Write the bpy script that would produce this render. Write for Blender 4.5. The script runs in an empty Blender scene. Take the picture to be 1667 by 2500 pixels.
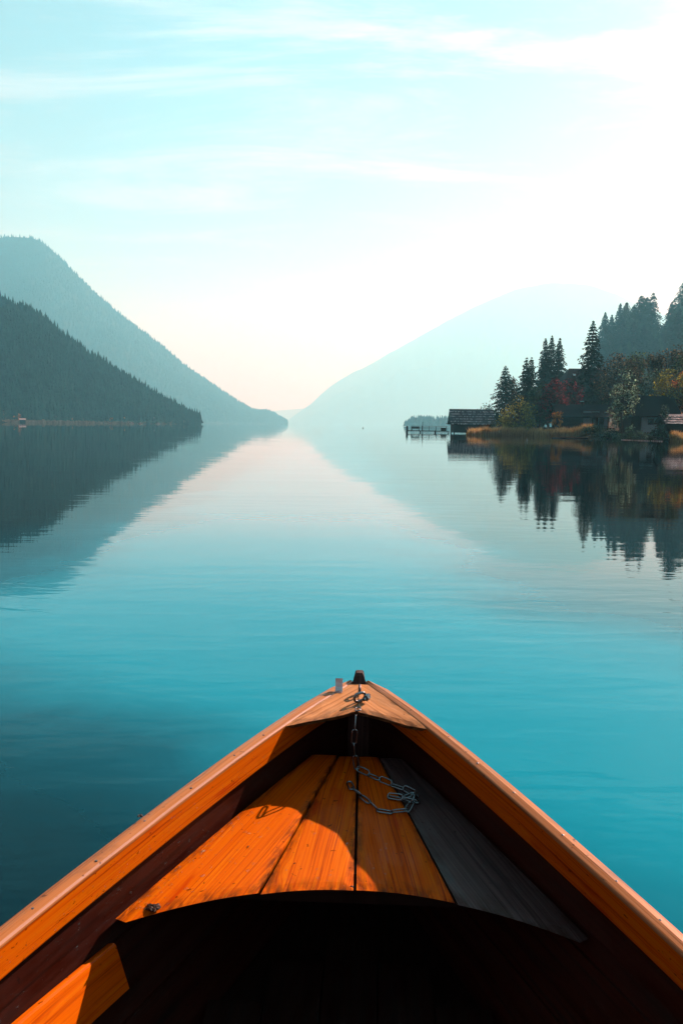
import bpy, bmesh, math, random
import numpy as np
from mathutils import Vector, Matrix, Euler, noise as mnoise

scene = bpy.context.scene
COL = scene.collection
R = math.radians

# ------------------------------------------------------------------ camera
F_PX = 1944.0            # focal length in pixels of the 1667 x 2500 photograph
CAM_H = 1.75
PITCH = math.atan((1250 - 1037) / F_PX)
ROLL = math.atan(0.0125)
cam_data = bpy.data.cameras.new('camera')
cam_data.sensor_fit = 'VERTICAL'
cam_data.sensor_height = 36.0
cam_data.lens = F_PX / 2500 * 36.0
cam_data.clip_start = 0.05
cam_data.clip_end = 60000
cam = bpy.data.objects.new('camera', cam_data)
COL.objects.link(cam)
cam.matrix_world = (Matrix.Translation((0, 0, CAM_H)) @
                    Euler((math.pi / 2 - PITCH, 0, 0)).to_matrix().to_4x4() @
                    Matrix.Rotation(ROLL, 4, 'Z'))
scene.camera = cam

# ------------------------------------------------------------------ light
SUN_AZ = R(45)           # clockwise from straight ahead (+Y) towards +X
SUN_EL = R(28)
SUN_DIR = Vector((math.sin(SUN_AZ) * math.cos(SUN_EL), math.cos(SUN_AZ) * math.cos(SUN_EL), math.sin(SUN_EL)))
sun_data = bpy.data.lights.new('sun', 'SUN')
sun_data.energy = 5.0
sun_data.angle = R(0.5)
sun_data.color = (1.0, 0.98, 0.97)
sun = bpy.data.objects.new('sun', sun_data)
COL.objects.link(sun)
sun.rotation_euler = SUN_DIR.to_track_quat('Z', 'Y').to_euler()
sun.location = SUN_DIR * 300

world = bpy.data.worlds.new('World')
scene.world = world
world.use_nodes = True
wn = world.node_tree.nodes
wl = world.node_tree.links
wn.clear()
SKY_STRENGTH = 0.05


def wnode(t, **kw):
    n = wn.new(t)
    for k, v in kw.items():
        setattr(n, k, v)
    return n


w_out = wnode('ShaderNodeOutputWorld')
w_bg = wnode('ShaderNodeBackground')
w_bg.inputs['Strength'].default_value = SKY_STRENGTH
sky = wnode('ShaderNodeTexSky')
sky.sky_type = 'NISHITA'
sky.sun_disc = False
sky.sun_elevation = SUN_EL
sky.sun_rotation = SUN_AZ
sky.altitude = 900
sky.air_density = 1.0
sky.dust_density = 2.0
sky.ozone_density = 1.0
tint = wnode('ShaderNodeMix', data_type='RGBA', blend_type='MULTIPLY')
tint.inputs['Factor'].default_value = 1.0
tint.inputs['B'].default_value = (0.56, 0.58, 0.68, 1)
wl.new(sky.outputs['Color'], tint.inputs['A'])
# thin cloud streaks, laid on a flat layer high above the lake
tc = wnode('ShaderNodeTexCoord')
sep = wnode('ShaderNodeSeparateXYZ')
wl.new(tc.outputs['Generated'], sep.inputs[0])
zc = wnode('ShaderNodeMath', operation='MAXIMUM'); zc.inputs[1].default_value = 0.0
wl.new(sep.outputs['Z'], zc.inputs[0])
za = wnode('ShaderNodeMath', operation='ADD'); za.inputs[1].default_value = 0.10
wl.new(zc.outputs[0], za.inputs[0])
dx = wnode('ShaderNodeMath', operation='DIVIDE'); wl.new(sep.outputs['X'], dx.inputs[0]); wl.new(za.outputs[0], dx.inputs[1])
dy = wnode('ShaderNodeMath', operation='DIVIDE'); wl.new(sep.outputs['Y'], dy.inputs[0]); wl.new(za.outputs[0], dy.inputs[1])
comb = wnode('ShaderNodeCombineXYZ'); wl.new(dx.outputs[0], comb.inputs[0]); wl.new(dy.outputs[0], comb.inputs[1])
cmap = wnode('ShaderNodeMapping'); cmap.inputs['Scale'].default_value = (0.7, 1.9, 1.0); cmap.inputs['Rotation'].default_value = (0, 0, R(7)); cmap.inputs['Location'].default_value = (3.1, 0.4, 0)
wl.new(comb.outputs[0], cmap.inputs['Vector'])
cn = wnode('ShaderNodeTexNoise'); cn.inputs['Scale'].default_value = 1.5; cn.inputs['Detail'].default_value = 12; cn.inputs['Roughness'].default_value = 0.66; cn.inputs['Distortion'].default_value = 0.6
wl.new(cmap.outputs[0], cn.inputs['Vector'])
cr = wnode('ShaderNodeMapRange', interpolation_type='SMOOTHSTEP'); cr.inputs['From Min'].default_value = 0.44; cr.inputs['From Max'].default_value = 0.74
wl.new(cn.outputs['Fac'], cr.inputs['Value'])
cmul = wnode('ShaderNodeMath', operation='MULTIPLY'); wl.new(cr.outputs['Result'], cmul.inputs[0])
cfade = wnode('ShaderNodeMapRange', interpolation_type='SMOOTHSTEP'); cfade.inputs['From Min'].default_value = 0.05; cfade.inputs['From Max'].default_value = 0.5; cfade.inputs['To Max'].default_value = 0.8
wl.new(sep.outputs['Z'], cfade.inputs['Value']); wl.new(cfade.outputs['Result'], cmul.inputs[1])
# cloud light: the sky's own light, made white and brighter
cbw = wnode('ShaderNodeRGBToBW'); wl.new(sky.outputs['Color'], cbw.inputs[0])
# low in the sky the air itself whitens everything
hw_f = wnode('ShaderNodeMapRange', interpolation_type='SMOOTHSTEP'); hw_f.inputs['From Min'].default_value = 0.0; hw_f.inputs['From Max'].default_value = 0.85; hw_f.inputs['To Min'].default_value = 0.8; hw_f.inputs['To Max'].default_value = 0.0
wl.new(sep.outputs['Z'], hw_f.inputs['Value'])
hw_mix = wnode('ShaderNodeMix', data_type='RGBA')
wl.new(hw_f.outputs['Result'], hw_mix.inputs['Factor']); wl.new(tint.outputs['Result'], hw_mix.inputs['A']); hw_c = wnode('ShaderNodeMix', data_type='RGBA', blend_type='MULTIPLY'); hw_c.inputs['Factor'].default_value = 1.0; hw_c.inputs['B'].default_value = (0.70, 0.68, 0.90, 1)
wl.new(cbw.outputs[0], hw_c.inputs['A']); wl.new(hw_c.outputs['Result'], hw_mix.inputs['B'])
cbr = wnode('ShaderNodeMath', operation='MULTIPLY_ADD'); cbr.inputs[1].default_value = 2.2; cbr.inputs[2].default_value = 3.5
wl.new(cbw.outputs[0], cbr.inputs[0])
cmix = wnode('ShaderNodeMix', data_type='RGBA')
wl.new(cmul.outputs[0], cmix.inputs['Factor'])
wl.new(hw_mix.outputs['Result'], cmix.inputs['A'])
wl.new(cbr.outputs[0], cmix.inputs['B'])
wl.new(cmix.outputs['Result'], w_bg.inputs['Color'])
wl.new(w_bg.outputs[0], w_out.inputs['Surface'])

vs = scene.view_settings
vs.view_transform = 'Standard'
vs.look = 'None'
vs.gamma = 1.0
vs.use_curve_mapping = False
vs.exposure = 1.12
scene.cycles.max_bounces = 8
scene.cycles.diffuse_bounces = 0
scene.cycles.glossy_bounces = 3
scene.cycles.transmission_bounces = 3
scene.cycles.volume_bounces = 2
scene.cycles.transparent_max_bounces = 8
scene.cycles.use_denoising = True
scene.cycles.sample_clamp_indirect = 6.0

# ------------------------------------------------------------------ helpers
_c, _s = math.cos(ROLL), math.sin(ROLL)
_a = math.pi / 2 - PITCH


def view_dir(px, py):
    """direction seen in the photograph at a pixel, used once to measure real positions"""
    x, y, z = px - 833.5, -(py - 1250.0), -F_PX
    x, y = _c * x - _s * y, _s * x + _c * y
    return Vector((x, math.cos(_a) * y - math.sin(_a) * z, math.sin(_a) * y + math.cos(_a) * z))


def at_dist(px, py, d):
    v = view_dir(px, py)
    k = d / math.hypot(v.x, v.y)
    return Vector((0, 0, CAM_H)) + v * k


def bearing(px):
    v = view_dir(px, 1037 + (px - 833.5) * 0.0125)
    return math.atan2(v.x, v.y)


def tag(o, label=None, cat=None, group=None, kind=None):
    if label: o['label'] = label
    if cat: o['category'] = cat
    if group: o['group'] = group
    if kind: o['kind'] = kind
    return o


def mesh_obj(name, verts, faces, mat, parent=None, smooth=False, mats=None, midx=None):
    me = bpy.data.meshes.new(name)
    me.from_pydata([tuple(v) for v in verts], [], [tuple(f) for f in faces])
    if mats:
        for m in mats: me.materials.append(m)
        me.polygons.foreach_set('material_index', midx)
    elif mat:
        me.materials.append(mat)
    if smooth:
        me.polygons.foreach_set('use_smooth', [True] * len(me.polygons))
    me.update()
    o = bpy.data.objects.new(name, me)
    COL.objects.link(o)
    if parent is not None: o.parent = parent
    return o


def empty(name, loc=(0, 0, 0), rz=0.0):
    o = bpy.data.objects.new(name, None)
    COL.objects.link(o)
    o.location = loc
    o.rotation_euler = (0, 0, rz)
    return o


class MB:
    def __init__(self):
        self.v = []; self.f = []

    def add(self, vs_, fs_):
        n = len(self.v)
        self.v.extend(vs_)
        self.f.extend([tuple(i + n for i in f) for f in fs_])
        return self

    def box(self, x0, x1, y0, y1, z0, z1):
        vs_ = [(x, y, z) for z in (z0, z1) for y in (y0, y1) for x in (x0, x1)]
        return self.add(vs_, [(0, 2, 3, 1), (4, 5, 7, 6), (0, 1, 5, 4), (2, 6, 7, 3), (0, 4, 6, 2), (1, 3, 7, 5)])

    def tube(self, pts, rad, n=8, cap=True):
        pts = [Vector(p) for p in pts]
        rads = rad if isinstance(rad, (list, tuple)) else [rad] * len(pts)
        rings = []
        for i, p in enumerate(pts):
            t = (pts[min(i + 1, len(pts) - 1)] - pts[max(i - 1, 0)]).normalized()
            up = Vector((0, 0, 1)) if abs(t.z) < 0.9 else Vector((1, 0, 0))
            a = t.cross(up).normalized(); b = t.cross(a)
            rings.append([tuple(p + (a * math.cos(2 * math.pi * k / n) + b * math.sin(2 * math.pi * k / n)) * rads[i]) for k in range(n)])
        vs_ = [v for r_ in rings for v in r_]
        fs_ = []
        for i in range(len(rings) - 1):
            for k in range(n):
                fs_.append((i * n + k, (i + 1) * n + k, (i + 1) * n + (k + 1) % n, i * n + (k + 1) % n))
        if cap:
            fs_.append(tuple(range(n)))
            fs_.append(tuple(reversed(range((len(rings) - 1) * n, len(rings) * n))))
        return self.add(vs_, fs_)

    def build(self, name, mat, parent=None, smooth=False):
        return mesh_obj(name, self.v, self.f, mat, parent, smooth)


class NT:
    """small helper to write node materials"""
    def __init__(self, name):
        self.m = bpy.data.materials.new(name)
        self.m.use_nodes = True
        self.n = self.m.node_tree.nodes
        self.l = self.m.node_tree.links
        self.n.clear()
        self.out = self.n.new('ShaderNodeOutputMaterial')
        self.b = self.n.new('ShaderNodeBsdfPrincipled')
        self.l.new(self.b.outputs[0], self.out.inputs['Surface'])

    def node(self, t, ins=None, **kw):
        n = self.n.new(t)
        for k, v in kw.items(): setattr(n, k, v)
        for k, v in (ins or {}).items(): self.put(n.inputs[k], v)
        return n

    def put(self, sock, v):
        if hasattr(v, 'links') or isinstance(v, bpy.types.NodeSocket):
            self.l.new(v, sock)
        else:
            sock.default_value = v

    def coord(self, kind='Object'):
        return self.node('ShaderNodeTexCoord').outputs[kind]

    def mapping(self, vec, scale=(1, 1, 1), loc=(0, 0, 0), rot=(0, 0, 0)):
        return self.node('ShaderNodeMapping', {'Vector': vec, 'Scale': scale, 'Location': loc, 'Rotation': rot}).outputs[0]

    def noise(self, vec, scale, detail=4, rough=0.5, dist=0.0):
        return self.node('ShaderNodeTexNoise', {'Vector': vec, 'Scale': scale, 'Detail': detail, 'Roughness': rough, 'Distortion': dist}).outputs['Fac']

    def ramp(self, fac, stops, interp='LINEAR'):
        r_ = self.node('ShaderNodeValToRGB')
        r_.color_ramp.interpolation = interp
        el = r_.color_ramp.elements
        while len(el) < len(stops): el.new(0.5)
        for e, (p, c) in zip(el, stops):
            e.position = p
            e.color = (*c, 1) if len(c) == 3 else c
        self.l.new(fac, r_.inputs[0])
        return r_.outputs[0]

    def mix(self, fac, a, b, mode='MIX'):
        n = self.node('ShaderNodeMix', data_type='RGBA', blend_type=mode)
        self.put(n.inputs['Factor'], fac)
        self.put(n.inputs['A'], a if not isinstance(a, tuple) else (*a, 1) if len(a) == 3 else a)
        self.put(n.inputs['B'], b if not isinstance(b, tuple) else (*b, 1) if len(b) == 3 else b)
        return n.outputs['Result']

    def math(self, op, a, b=None, c=None):
        n = self.node('ShaderNodeMath', operation=op)
        self.put(n.inputs[0], a)
        if b is not None: self.put(n.inputs[1], b)
        if c is not None: self.put(n.inputs[2], c)
        return n.outputs[0]

    def maprange(self, v, a, b, c=0.0, d=1.0, smooth=False):
        n = self.node('ShaderNodeMapRange', {'Value': v, 'From Min': a, 'From Max': b, 'To Min': c, 'To Max': d})
        if smooth: n.interpolation_type = 'SMOOTHSTEP'
        return n.outputs['Result']

    def bump(self, h, strength=0.3, dist=0.01, normal=None):
        n = self.node('ShaderNodeBump', {'Height': h, 'Strength': strength, 'Distance': dist})
        if normal is not None: self.l.new(normal, n.inputs['Normal'])
        return n.outputs['Normal']

    def set(self, color=None, rough=None, normal=None, spec=None, metal=None, ior=None, **kw):
        if color is not None: self.put(self.b.inputs['Base Color'], (*color, 1) if isinstance(color, tuple) and len(color) == 3 else color)
        if rough is not None: self.put(self.b.inputs['Roughness'], rough)
        if normal is not None: self.put(self.b.inputs['Normal'], normal)
        if spec is not None: self.put(self.b.inputs['Specular IOR Level'], spec)
        if metal is not None: self.put(self.b.inputs['Metallic'], metal)
        if ior is not None: self.put(self.b.inputs['IOR'], ior)
        for k, v in kw.items(): self.put(self.b.inputs[k], v)
        return self.m


rng = random.Random(11)
nrng = np.random.default_rng(5)

# ------------------------------------------------------------------ haze
HAZE_K = 0.00025
hz = MB().box(-13000, 13000, -3000, 19000, -3.0, 2300.0).build('haze', None)
tag(hz, 'thin pale blue haze lying over the whole lake valley', 'haze', kind='stuff')
hm = bpy.data.materials.new('haze_air')
hm.use_nodes = True
hm.node_tree.nodes.clear()
ho = hm.node_tree.nodes.new('ShaderNodeOutputMaterial')
hv = hm.node_tree.nodes.new('ShaderNodeVolumePrincipled')
hv.inputs['Color'].default_value = (0.235, 0.80, 1.0, 1)
hv.inputs['Absorption Color'].default_value = (1, 1, 1, 1)
hv.inputs['Density'].default_value = HAZE_K
hv.inputs['Anisotropy'].default_value = 0.28
hm.node_tree.links.new(hv.outputs[0], ho.inputs['Volume'])
hz.data.materials.append(hm)

# ------------------------------------------------------------------ lake
def water_material():
    t = NT('lake_water')
    geo = t.node('ShaderNodeNewGeometry').outputs['Position']
    # ripples: long low swell, mid ripples and fine chop, crests lying across the view
    n1 = t.noise(t.mapping(geo, (0.25, 1.0, 1), rot=(0, 0, R(6))), 0.5, 2, 0.5)
    n2 = t.noise(t.mapping(geo, (0.3, 1.0, 1), rot=(0, 0, R(-5))), 2.6, 3, 0.5, 0.3)
    n3 = t.noise(t.mapping(geo, (0.6, 1.0, 1), rot=(0, 0, R(14))), 8.0, 2, 0.5, 0.3)
    calm = t.maprange(t.noise(t.mapping(geo, (0.4, 1.6, 1)), 0.06, 3, 0.6), 0.35, 0.65, 0.35, 1.1, True)
    # the drifting boat keeps the water around it a little livelier
    rad = t.node('ShaderNodeVectorMath', operation='LENGTH'); t.l.new(geo, rad.inputs[0])
    live = t.maprange(rad.outputs['Value'], 2.0, 12.0, 7.0, 1.0, True)
    h = t.math('ADD', t.math('MULTIPLY', n1, 0.006), t.math('MULTIPLY', live, t.math('ADD', t.math('MULTIPLY', n2, 0.0026), t.math('MULTIPLY', n3, 0.0004))))
    h = t.math('MULTIPLY', h, calm)
    nrm = t.bump(h, 1.0, 1.0)
    # turquoise body colour, brightened ahead as painted sky reflection, dark on both sides
    sx = t.node('ShaderNodeSeparateXYZ', {0: geo})
    wob = t.math('MULTIPLY', t.math('SUBTRACT', t.noise(geo, 0.5, 3, 0.5), 0.5), 2.4)
    xl = t.math('MAXIMUM', t.math('SUBTRACT', 3.3, t.math('MULTIPLY', sx.outputs['Y'], 1.2)), -4.5)
    xr = t.math('ADD', 2.6, t.math('MULTIPLY', t.math('MAXIMUM', t.math('SUBTRACT', 8.0, sx.outputs['Y']), 0.0), 0.6))
    sky_sheen = t.math('MINIMUM', t.math('SUBTRACT', sx.outputs['X'], xl), t.math('SUBTRACT', xr, sx.outputs['X']))
    sky_sheen = t.math('ADD', sky_sheen, wob)
    col = t.ramp(t.maprange(sky_sheen, -1.2, 2.2, 0, 1, True), [(0.0, (0.0, 0.003, 0.008)), (0.5, (0.0, 0.10, 0.17)), (1.0, (0.0, 0.38, 0.58))])
    body = t.node('ShaderNodeBsdfDiffuse', {'Color': col})
    fr = t.node('ShaderNodeFresnel', {'IOR': 1.333, 'Normal': nrm})
    # reflections take on the water's tint at steep angles and turn white towards grazing
    tin = t.mix(t.maprange(fr.outputs[0], 0.08, 0.5, 0, 1), (0.28, 0.86, 1.0), (1.0, 1.0, 1.0))
    gl = t.node('ShaderNodeBsdfGlossy', {'Color': tin, 'Roughness': 0.0, 'Normal': nrm})
    mx = t.node('ShaderNodeMixShader', {0: fr.outputs[0], 1: body.outputs[0], 2: gl.outputs[0]})
    t.l.new(mx.outputs[0], t.out.inputs['Surface'])
    return t.m


M_WATER = water_material()
# a sheet that gets coarser with distance
xs = [-12500, -8900, -5000, -2500, -1200, -600, -300, -150, -60, -20, 0, 20, 60, 150, 300, 600, 1200, 2500, 5000, 8900, 12500]
ys = [-2400, -1000, -400, -150, -50, -15, 0, 15, 50, 150, 400, 1000, 2500, 5000, 9000, 14000, 18500]
V = [(x, y, 0.0) for y in ys for x in xs]
W = len(xs)
FQ = [(j * W + i, j * W + i + 1, (j + 1) * W + i + 1, (j + 1) * W + i) for j in range(len(ys) - 1) for i in range(W - 1)]
lake = mesh_obj('lake', V, FQ, M_WATER)
tag(lake, 'calm turquoise lake with soft mirror reflections', 'lake', kind='structure')


# ------------------------------------------------------------------ hills
def lerp_table(tab, x):
    if x <= tab[0][0]: return tab[0][1]
    for (a, va), (b, vb) in zip(tab, tab[1:]):
        if x <= b: return va + (vb - va) * (x - a) / (b - a)
    return tab[-1][1]


def fbm(x, y, z=0.0, octv=4):
    return mnoise.fractal(Vector((x, y, z)), 1.0, 2.0, octv)


def forest_ground(name, c0, c1, sc):
    t = NT(name)
    p = t.node('ShaderNodeNewGeometry').outputs['Position']
    n = t.noise(p, sc, 6, 0.65)
    col = t.ramp(n, [(0.3, c0), (0.7, c1)])
    return t.set(col, 0.95, t.bump(n, 0.6, 6.0), spec=0.1)


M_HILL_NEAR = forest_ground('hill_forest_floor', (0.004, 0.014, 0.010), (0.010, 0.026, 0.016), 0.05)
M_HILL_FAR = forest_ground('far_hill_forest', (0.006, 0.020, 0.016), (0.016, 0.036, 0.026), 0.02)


def hill(name, crest, d_shore, d_crest, back, mat, label, nx=140, nv=26, rough=0.06, px0=None, px1=None, seed=0.0, power=1.0):
    """a ridge whose crest line, shore distance and crest distance are given by bearing; real depth in front of and behind the crest"""
    px0 = crest[0][0] if px0 is None else px0
    px1 = crest[-1][0] if px1 is None else px1
    verts, grid = [], []
    for i in range(nx):
        px = px0 + (px1 - px0) * i / (nx - 1)
        b = bearing(px)
        ds, dc = lerp_table(d_shore, px), lerp_table(d_crest, px)
        C = at_dist(px, (lerp_table(crest, px - 12) + 2 * lerp_table(crest, px) + lerp_table(crest, px + 12)) / 4 + 1.8 * fbm(px / 22.0 + seed * 3, seed, 0.5, 4), dc)
        top = max(C.z, 0.5)
        row = []
        for j in range(nv):
            v = j / (nv - 1)
            if v <= 0.7:
                u = v / 0.7
                d = ds + (dc - ds) * u
                z = top * (u ** power)
            else:
                u = (v - 0.7) / 0.3
                d = dc + back * u
                z = top * (1 - u) - 2.0 * u
            x, y = math.sin(b) * d, math.cos(b) * d
            if 0 < v < 0.66:
                z += fbm(x / 260 + seed, y / 260, 0.3) * top * rough * math.sin(min(u, 1) * math.pi)
                z = max(z, 0.3)
            if j == 0: z = -1.0
            if j == nv - 1: z = -1.5
            row.append(len(verts)); verts.append((x, y, z))
        grid.append(row)
    faces = [(grid[i][j], grid[i + 1][j], grid[i + 1][j + 1], grid[i][j + 1]) for i in range(nx - 1) for j in range(nv - 1)]
    o = mesh_obj(name, verts, faces, mat, smooth=True)
    tag(o, label, 'hill', kind='structure')
    return o, np.array([[verts[k] for k in row] for row in grid])


near_hill, NH = hill('near_hill',
    [(-900, 620), (-500, 600), (-200, 655), (0, 727), (99, 765), (203, 853), (302, 918), (415, 990), (470, 1020), (492, 1031)],
    [(-900, 620), (0, 760), (350, 900), (492, 990)], [(-900, 1000), (0, 1020), (492, 1030)], 500, M_HILL_NEAR,
    'dark forested slope dropping to the left shore', seed=1.0, power=0.85)
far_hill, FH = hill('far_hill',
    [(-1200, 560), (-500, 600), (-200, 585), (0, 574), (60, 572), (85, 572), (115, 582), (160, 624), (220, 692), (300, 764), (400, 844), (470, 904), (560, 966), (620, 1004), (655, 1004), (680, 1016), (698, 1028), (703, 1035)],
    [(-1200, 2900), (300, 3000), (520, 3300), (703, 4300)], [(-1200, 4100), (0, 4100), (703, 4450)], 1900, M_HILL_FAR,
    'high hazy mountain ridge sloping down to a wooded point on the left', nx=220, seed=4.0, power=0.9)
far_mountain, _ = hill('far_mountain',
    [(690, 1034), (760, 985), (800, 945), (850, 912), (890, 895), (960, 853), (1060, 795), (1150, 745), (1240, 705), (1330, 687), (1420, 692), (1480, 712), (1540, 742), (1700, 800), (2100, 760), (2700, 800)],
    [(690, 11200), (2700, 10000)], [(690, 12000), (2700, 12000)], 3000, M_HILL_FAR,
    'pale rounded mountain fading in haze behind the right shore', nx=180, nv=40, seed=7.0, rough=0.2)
end_ridge, _ = hill('end_ridge',
    [(200, 1010), (450, 1008), (560, 1008), (640, 1006), (700, 1000), (760, 995), (830, 998), (900, 1004), (1100, 1004), (1500, 1000)],
    [(200, 14000), (1500, 14000)], [(200, 15500), (1500, 15500)], 2000, M_HILL_FAR,
    'faint distant ridge closing the far end of the lake', nx=90, seed=9.0)


# ------------------------------------------------------------------ forests on the left slopes (masses nobody could count)
def leafy(name, c0, c1, sc=0.6, translucent=0.3, c2=None):
    translucent = translucent + 0.12 if c2 else translucent
    warm = 1.2 if c1[0] > c1[1] * 1.5 else (0.95 if c1[0] > c1[1] * 1.15 else 0.75)
    c0, c1, c2 = [c and (min(0.8, c[0] * warm), min(0.7, c[1] * (1.3 if warm < 1 else 1.1)), c[2] * 1.5) for c in (c0, c1, c2)]
    t = NT(name)
    p = t.node('ShaderNodeNewGeometry').outputs['Position']
    n = t.noise(p, sc, 3, 0.6)
    rnd = t.node('ShaderNodeNewGeometry').outputs['Random Per Island']
    k = 0.65 if c2 is None else 0.45
    f = t.math('ADD', t.math('MULTIPLY', n, k), t.math('MULTIPLY', rnd, 1 - k))
    stops = [(0.28, c0), (0.72, c1)] if c2 is None else [(0.25, c0), (0.58, c1), (0.82, tuple(x * 1.5 for x in c2))]
    col = t.ramp(f, stops)
    t.set(col, 0.85, spec=0.03)
    if translucent:
        tr = t.node('ShaderNodeBsdfTranslucent', {'Color': col})
        mx = t.node('ShaderNodeMixShader', {0: translucent})
        t.l.new(t.b.outputs[0], mx.inputs[1]); t.l.new(tr.outputs[0], mx.inputs[2])
        t.l.new(mx.outputs[0], t.out.inputs['Surface'])
    return t.m


M_NEEDLE = leafy('spruce_needles', (0.004, 0.012, 0.008), (0.014, 0.030, 0.016), 0.5, 0.12)
M_NEEDLE_FAR = leafy('far_spruce_needles', (0.001, 0.007, 0.006), (0.012, 0.036, 0.022), 0.03, 0.0)
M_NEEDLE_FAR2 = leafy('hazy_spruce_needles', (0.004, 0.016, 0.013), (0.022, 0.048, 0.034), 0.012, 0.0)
M_LARCH = leafy('larch_needles', (0.010, 0.024, 0.012), (0.030, 0.044, 0.016), 0.4, 0.2)


def cone_template(tiers, sides, seed):
    r_ = random.Random(seed)
    v, f = [], []
    for k in range(tiers):
        z0 = 0.06 + 0.80 * k / tiers
        z1 = min(1.0, z0 + 0.94 / tiers + 0.18)
        rad = 0.20 * (1 - k / (tiers + 0.35))
        base = len(v)
        for s_ in range(sides):
            a = 2 * math.pi * (s_ + r_.random() * 0.5) / sides
            q = rad * r_.uniform(0.75, 1.2)
            v.append((q * math.cos(a), q * math.sin(a), z0 - r_.uniform(0, 0.05)))
        v.append((0, 0, z1))
        for s_ in range(sides):
            f.append((base + s_, base + (s_ + 1) % sides, base + sides))
    return np.array(v), np.array(f)


def scatter_cones(name, pts, hts, tiers, sides, mat, label, cat, slim=1.0):
    temps = [cone_template(tiers, sides, k) for k in range(6)]
    av, af, n0 = [], [], 0
    for i, (p, h) in enumerate(zip(pts, hts)):
        v, f = temps[i % 6]
        a = nrng.uniform(0, 6.28)
        w = nrng.uniform(0.8, 1.25) * slim
        rot = np.array([[math.cos(a), -math.sin(a), 0], [math.sin(a), math.cos(a), 0], [0, 0, 1]])
        vv = (v * [h * w, h * w, h]) @ rot.T + p
        av.append(vv); af.append(f + n0); n0 += len(v)
    av = np.concatenate(av); af = np.concatenate(af)
    me = bpy.data.meshes.new(name)
    me.vertices.add(len(av)); me.vertices.foreach_set('co', av.ravel())
    me.loops.add(af.size); me.loops.foreach_set('vertex_index', af.ravel())
    me.polygons.add(len(af))
    me.polygons.foreach_set('loop_start', np.arange(0, af.size, 3))
    me.polygons.foreach_set('loop_total', np.full(len(af), 3))
    me.materials.append(mat); me.update(calc_edges=True); me.validate()
    o = bpy.data.objects.new(name, me); COL.objects.link(o)
    tag(o, label, cat, kind='stuff')
    return o


def grid_points(G, n, jmax, imin=0.0):
    """random points on a lofted hill grid"""
    nx, nv = G.shape[0], G.shape[1]
    i = nrng.uniform(imin * (nx - 1), nx - 1.001, n); j = nrng.uniform(0.3, jmax * (nv - 1), n)
    i0, j0 = i.astype(int), j.astype(int); a, b = (i - i0)[:, None], (j - j0)[:, None]
    return G[i0, j0] * (1 - a) * (1 - b) + G[i0 + 1, j0] * a * (1 - b) + G[i0, j0 + 1] * (1 - a) * b + G[i0 + 1, j0 + 1] * a * b


def keep_seen(P, px_lo, px_hi):
    b = np.arctan2(P[:, 0], P[:, 1])
    return P[(b > bearing(px_lo)) & (b < bearing(px_hi))]


P = keep_seen(grid_points(NH, 26000, 0.74), -420, 489)
P[:, 2] = np.maximum(P[:, 2], 0.2) - 0.5
scatter_cones('spruce_forest', P, nrng.uniform(5, 12, len(P)) * np.where(nrng.random(len(P)) < 0.10, 1.35, 1), 3, 6, M_NEEDLE_FAR,
              'dense dark spruce wood covering the near left slope', 'forest')
P = keep_seen(grid_points(FH, 30000, 0.74), -380, 702)
P[:, 2] = np.maximum(P[:, 2], 0.2) - 1
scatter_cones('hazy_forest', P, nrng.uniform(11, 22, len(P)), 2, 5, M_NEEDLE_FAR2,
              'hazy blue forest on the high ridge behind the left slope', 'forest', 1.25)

# ------------------------------------------------------------------ right shore
SHORE = [(-120, 110), (0, 84), (60, 66), (95, 54), (110, 49.5), (125, 47), (135, 45), (150, 42.5), (165, 39), (178, 36.5), (190, 36), (205, 37.5), (225, 43), (260, 58), (350, 100), (500, 140), (650, 175), (900, 260), (1200, 420)]


def shore_x(y):
    return lerp_table(SHORE, y)


def ground(x, y):
    s_ = x - shore_x(y)
    if s_ < 0: return max(-1.2, 0.25 * s_)
    z = 0.9 * min(1, s_ / 5.0) + 0.085 * max(0, s_ - 6) + 0.04 * max(0, s_ - 30)
    z += 66 * math.exp(-((x - 300) ** 2 + (y - 640) ** 2) / (2 * 110 ** 2)) * min(1, s_ / 20)
    z += fbm(x / 18, y / 18, 2.0, 3) * 0.35 * min(1, s_ / 6)
    return z


def soil_material():
    t = NT('shore_soil')
    p = t.node('ShaderNodeNewGeometry').outputs['Position']
    n = t.noise(p, 0.8, 6, 0.65)
    col = t.ramp(n, [(0.3, (0.012, 0.020, 0.010)), (0.55, (0.03, 0.042, 0.018)), (0.75, (0.06, 0.05, 0.03))])
    return t.set(col, 0.95, t.bump(n, 0.7, 0.3), spec=0.1)


gx = [30 + 2.5 * i for i in range(33)] + [115 + 14 * i for i in range(60)]
gy = [-100 + 20 * i for i in range(9)] + [82 + 3 * i for i in range(52)] + [245 + 16 * i for i in range(56)]
V = [(x, y, ground(x, y)) for y in gy for x in gx]
W = len(gx)
FQ = [(j * W + i, j * W + i + 1, (j + 1) * W + i + 1, (j + 1) * W + i) for j in range(len(gy) - 1) for i in range(W - 1)]
FQ = [f for f in FQ if max(V[k][2] for k in f) > -1.1]
shore = mesh_obj('shore_ground', V, FQ, soil_material(), smooth=True)
tag(shore, 'dark grassy bank rising from the right shore', 'ground', kind='structure')

# ------------------------------------------------------------------ trees
def bark(name, c0, c1):
    t = NT(name)
    p = t.coord('Object')
    n = t.noise(t.mapping(p, (6, 6, 1.2)), 2.0, 5, 0.6)
    return t.set(t.ramp(n, [(0.3, c0), (0.7, c1)]), 0.9, t.bump(n, 0.5, 0.03), spec=0.15)


M_BARK = bark('bark', (0.02, 0.014, 0.010), (0.07, 0.05, 0.035))
M_BIRCH = bark('pale_bark', (0.08, 0.07, 0.06), (0.45, 0.42, 0.38))


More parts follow.
